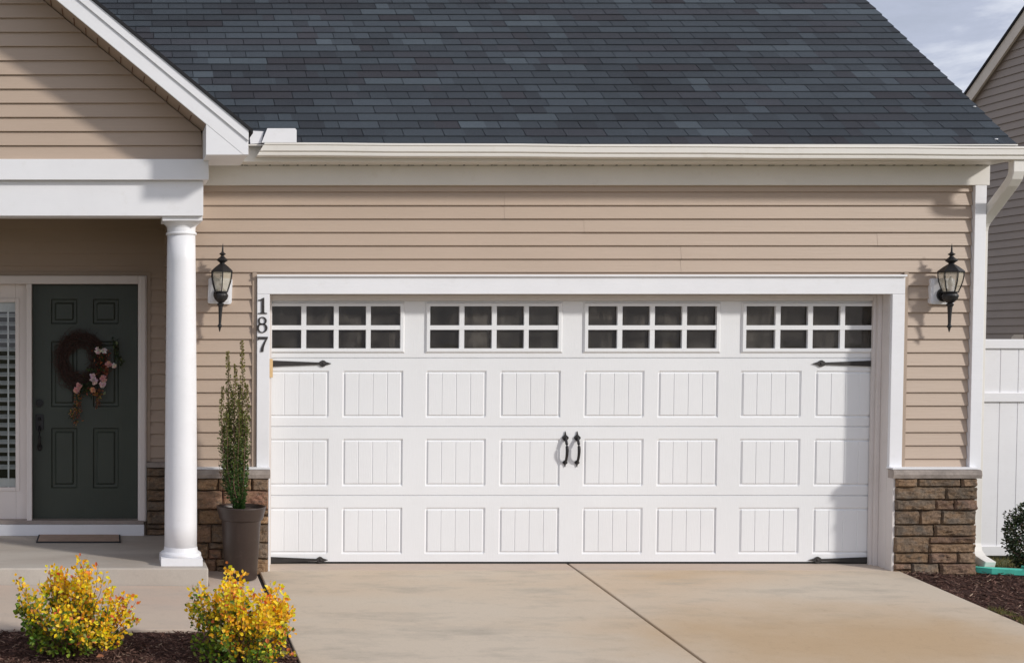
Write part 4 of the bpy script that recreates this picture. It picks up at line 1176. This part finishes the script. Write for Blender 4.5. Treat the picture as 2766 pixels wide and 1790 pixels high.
# ------------------------------------------------------------------ teal splash block
sx, sy = X(2640,-.28,1520), -.28
sb = empty('splash_block', (sx+.3, sy, gz(sy)))
tag(sb, 'teal plastic splash block lying on the mulch below the downspout', 'splash block')
mb = MB(); zz = .028
def trough(x0, x1, y0, y1, z):
    P = lambda x, y, d: (x, y, z+d)
    mb.add([P(x0,(y0+y1)/2+.03,.012),P(x0+.09,y0,.012),P(x1,y0-.07,.004),P(x1,y1-.07,.004),P(x0+.02,y1,.012),
            P(x0+.05,(y0+y1)/2+.03,-.004),P(x0+.11,y0+.02,-.004),P(x1,y0-.045,-.012),P(x1,y1-.095,-.012),P(x0+.06,y1-.02,-.004)],
           [(0,1,6,5),(1,2,7,6),(5,6,7,8,9),(3,4,9,8),(4,0,5,9)])
    mb.add([P(x0,(y0+y1)/2+.03,.012),P(x0+.09,y0,.012),P(x1,y0-.07,.004),P(x0,(y0+y1)/2+.03,-.03),P(x0+.09,y0,-.03),P(x1,y0-.07,-.03)],[(0,3,4,1),(1,4,5,2)])
trough(sx, sx+.36, sy-.03, sy+.08, zz-.028)
mb.build('channel', 'teal', sb, bev=0.003)
mb = MB(); 
mb.add([(sx+.375,sy-.11,zz-.008),(sx+.56,sy-.20,zz-.03),(sx+.60,sy-.03,zz-.02),(sx+.375,sy+.06,zz-.008),(sx+.375,sy-.11,-.05),(sx+.56,sy-.20,-.06),(sx+.60,sy-.03,-.06),(sx+.375,sy+.06,-.05)],
       [(0,1,2,3),(0,4,5,1),(1,5,6,2),(0,3,7,4)])
mb.build('outlet', 'teal', sb, bev=0.004)

# ------------------------------------------------------------------ fence
YF = .98; fx0, fx1 = XR+.01, 10.2
fen = empty('fence', (fx0, YF, -.1)); tag(fen, 'white vinyl privacy fence panel joining the right side of the garage', 'fence')
zft, zfm0, zfm1, zfb1, zfb0 = Z(916,YF-.03), Z(1085,YF-.03), Z(1060,YF-.03), Z(1474,YF-.03), Z(1500,YF-.03)
zft0 = Z(941,YF-.03)
for a, b, in ((zft0, zft), (zfm0, zfm1), (zfb0, zfb1)):
    MB().box(fx0, fx1, YF-.03, YF+.03, a, b).build('rail', 'white', fen, bev=0.004)
mb = MB(); x = fx0
while x < fx1-.01:
    for a, b in ((zfb1-.01, zfm0+.01), (zfm1-.01, zft0+.01)):
        mb.box(x+.001, x+.150, YF-.011, YF+.011, a, b)
    x += .1535
mb.box(fx0, fx1, YF-.005, YF+.005, zfb1-.01, zft0)
mb.build('boards', 'white', fen, bev=0.003)
MB().box(fx1, fx1+.12, YF-.06, YF+.06, -.2, zft+.06).build('post', 'white', fen, bev=0.004)
MB().box(fx0-.0, fx0+.10, YF-.05, YF+.05, -.2, zft+.03).build('post', 'white', fen, bev=0.004)

# ------------------------------------------------------------------ neighbour house
NX = 11.75
nh = empty('neighbour_house', (NX+3, 7, 0)); tag(nh, 'taupe sided house with a steep dark roof behind the fence at the right', 'house')
nyo = NX-.07
def npt(u, v, xx):   # point on plane x = xx
    r = _ray(u, v); t = xx/r[0]; return (xx, -DC+r[1]*t, ZC+r[2]*t)
A = npt(2607.5, 253, nyo); B = npt(2741, 60, nyo)
NS = (B[2]-A[2])/(B[1]-A[1])
def nz_(y): return A[2]+NS*(y-A[1])
nyr = A[1]-1.75; nye = A[1]+1.2
mb = MB()
def yfn(z):
    ylim = A[1]+(z+.20-A[2])/NS
    return (2*nyr-min(ylim, nye-.3), min(ylim, nye-.3))
side_siding(mb, NX, 0, 0, -.1, nz_(nyr)-.2, -1, yfn, shade=.016)
mb.build('wall', 'neighbour_siding', nh)
mb = MB(); mb.box(NX+.03, NX+7, 2*nyr-nye+.4, nye-.4, -.2, nz_(nye)-.5); mb.build('wall_core', 'neighbour_siding', nh)
def rk(mb, x0, x1, d0, d1):
    for s in (1,-1):
        ye = nye if s > 0 else 2*nyr-nye
        vs = [(x,y,z) for x in (x0,x1) for (y,z) in ((nyr,nz_(nyr)+d0),(ye,nz_(nye)+d0),(ye,nz_(nye)+d1),(nyr,nz_(nyr)+d1))]
        mb.add(vs, [(0,1,2,3),(7,6,5,4),(0,4,5,1),(1,5,6,2),(2,6,7,3),(3,7,4,0)])
mb = MB(); rk(mb, nyo, nyo+.03, -.215, -.025); mb.build('rake_board', 'neighbour_trim', nh)
mb = MB(); rk(mb, nyo+.03, NX-.0, -.20, -.185); mb.build('rake_soffit', 'neighbour_siding', nh)
mb = MB(); rk(mb, nyo-.02, NX+7.2, -.024, .012); mb.build('roof', 'shingle_edge', nh)
p = npt(2757, 912, NX-.05); mb = MB()
mb.prism_yz([(p[1]-.14,p[2]-.18),(p[1]+.07,p[2]-.18),(p[1]+.07,p[2]+.01),(p[1]+.02,p[2]+.04),(p[1]-.14,p[2]+.04)], NX-.12, NX+.01); mb.build('vent_hood', 'neighbour_trim', nh)

# ------------------------------------------------------------------ world, sun, camera
W = bpy.data.worlds.new('World'); S.world = W; W.use_nodes = True
nt = W.node_tree; bg = nt.nodes['Background']
sun_d = Vector((1.3,-1.0,.83)).normalized()
el = math.asin(sun_d.z); az = math.atan2(sun_d.x, sun_d.y)
sky = N(nt, 'ShaderNodeTexSky', sky_type='NISHITA'); sky.sun_disc = False; sky.sun_elevation = el; sky.sun_rotation = az
sky.air_density = 1.0; sky.dust_density = 1.5
tc = N(nt, 'ShaderNodeTexCoord'); mp = N(nt, 'ShaderNodeMapping'); mp.inputs['Scale'].default_value = (1.0,1.0,3.4); mp.inputs['Location'].default_value = (.35,.1,.25)
nt.links.new(tc.outputs['Generated'], mp.inputs[0])
cn = N(nt, 'ShaderNodeTexNoise'); cn.inputs['Scale'].default_value = 6.5; cn.inputs['Detail'].default_value = 9; cn.inputs['Roughness'].default_value = .62; cn.inputs['Distortion'].default_value = .35
nt.links.new(mp.outputs[0], cn.inputs['Vector'])
cc = ramp(nt, cn.outputs['Fac'], [(.32,(3.1,3.35,4.1)),(.45,(3.6,3.85,4.75)),(.55,(5.0,5.2,5.9)),(.68,(7.4,7.4,7.9))])
nt.links.new(mixc(nt, .88, sky.outputs[0], cc), bg.inputs[0])
bg.inputs[1].default_value = 0.134
sl = bpy.data.lights.new('sun', 'SUN'); sl.energy = 2.55; sl.angle = radians(5.0); sl.color = (1.0,.96,.90)
so = bpy.data.objects.new('sun', sl); COL.objects.link(so); so.rotation_euler = sun_d.to_track_quat('Z','Y').to_euler(); so.location = (8,-12,10)
cd = bpy.data.cameras.new('camera'); cam = bpy.data.objects.new('camera', cd); COL.objects.link(cam)
cd.sensor_width = 36; cd.sensor_fit = 'HORIZONTAL'; cd.lens = 36*F/2766; cd.shift_x = (1383-PX)/2766; cd.shift_y = (PY-895)/2766
cam.location = (0,-DC,ZC); cam.rotation_euler = (pi/2-TH,0,0); cd.clip_end = 2000; cd.clip_start = .1
S.camera = cam
S.render.engine = 'CYCLES'
S.render.resolution_x = 1024; S.render.resolution_y = 662
S.view_settings.view_transform = 'Standard'; S.view_settings.look = 'None'; S.view_settings.exposure = 0.11; S.view_settings.gamma = 1
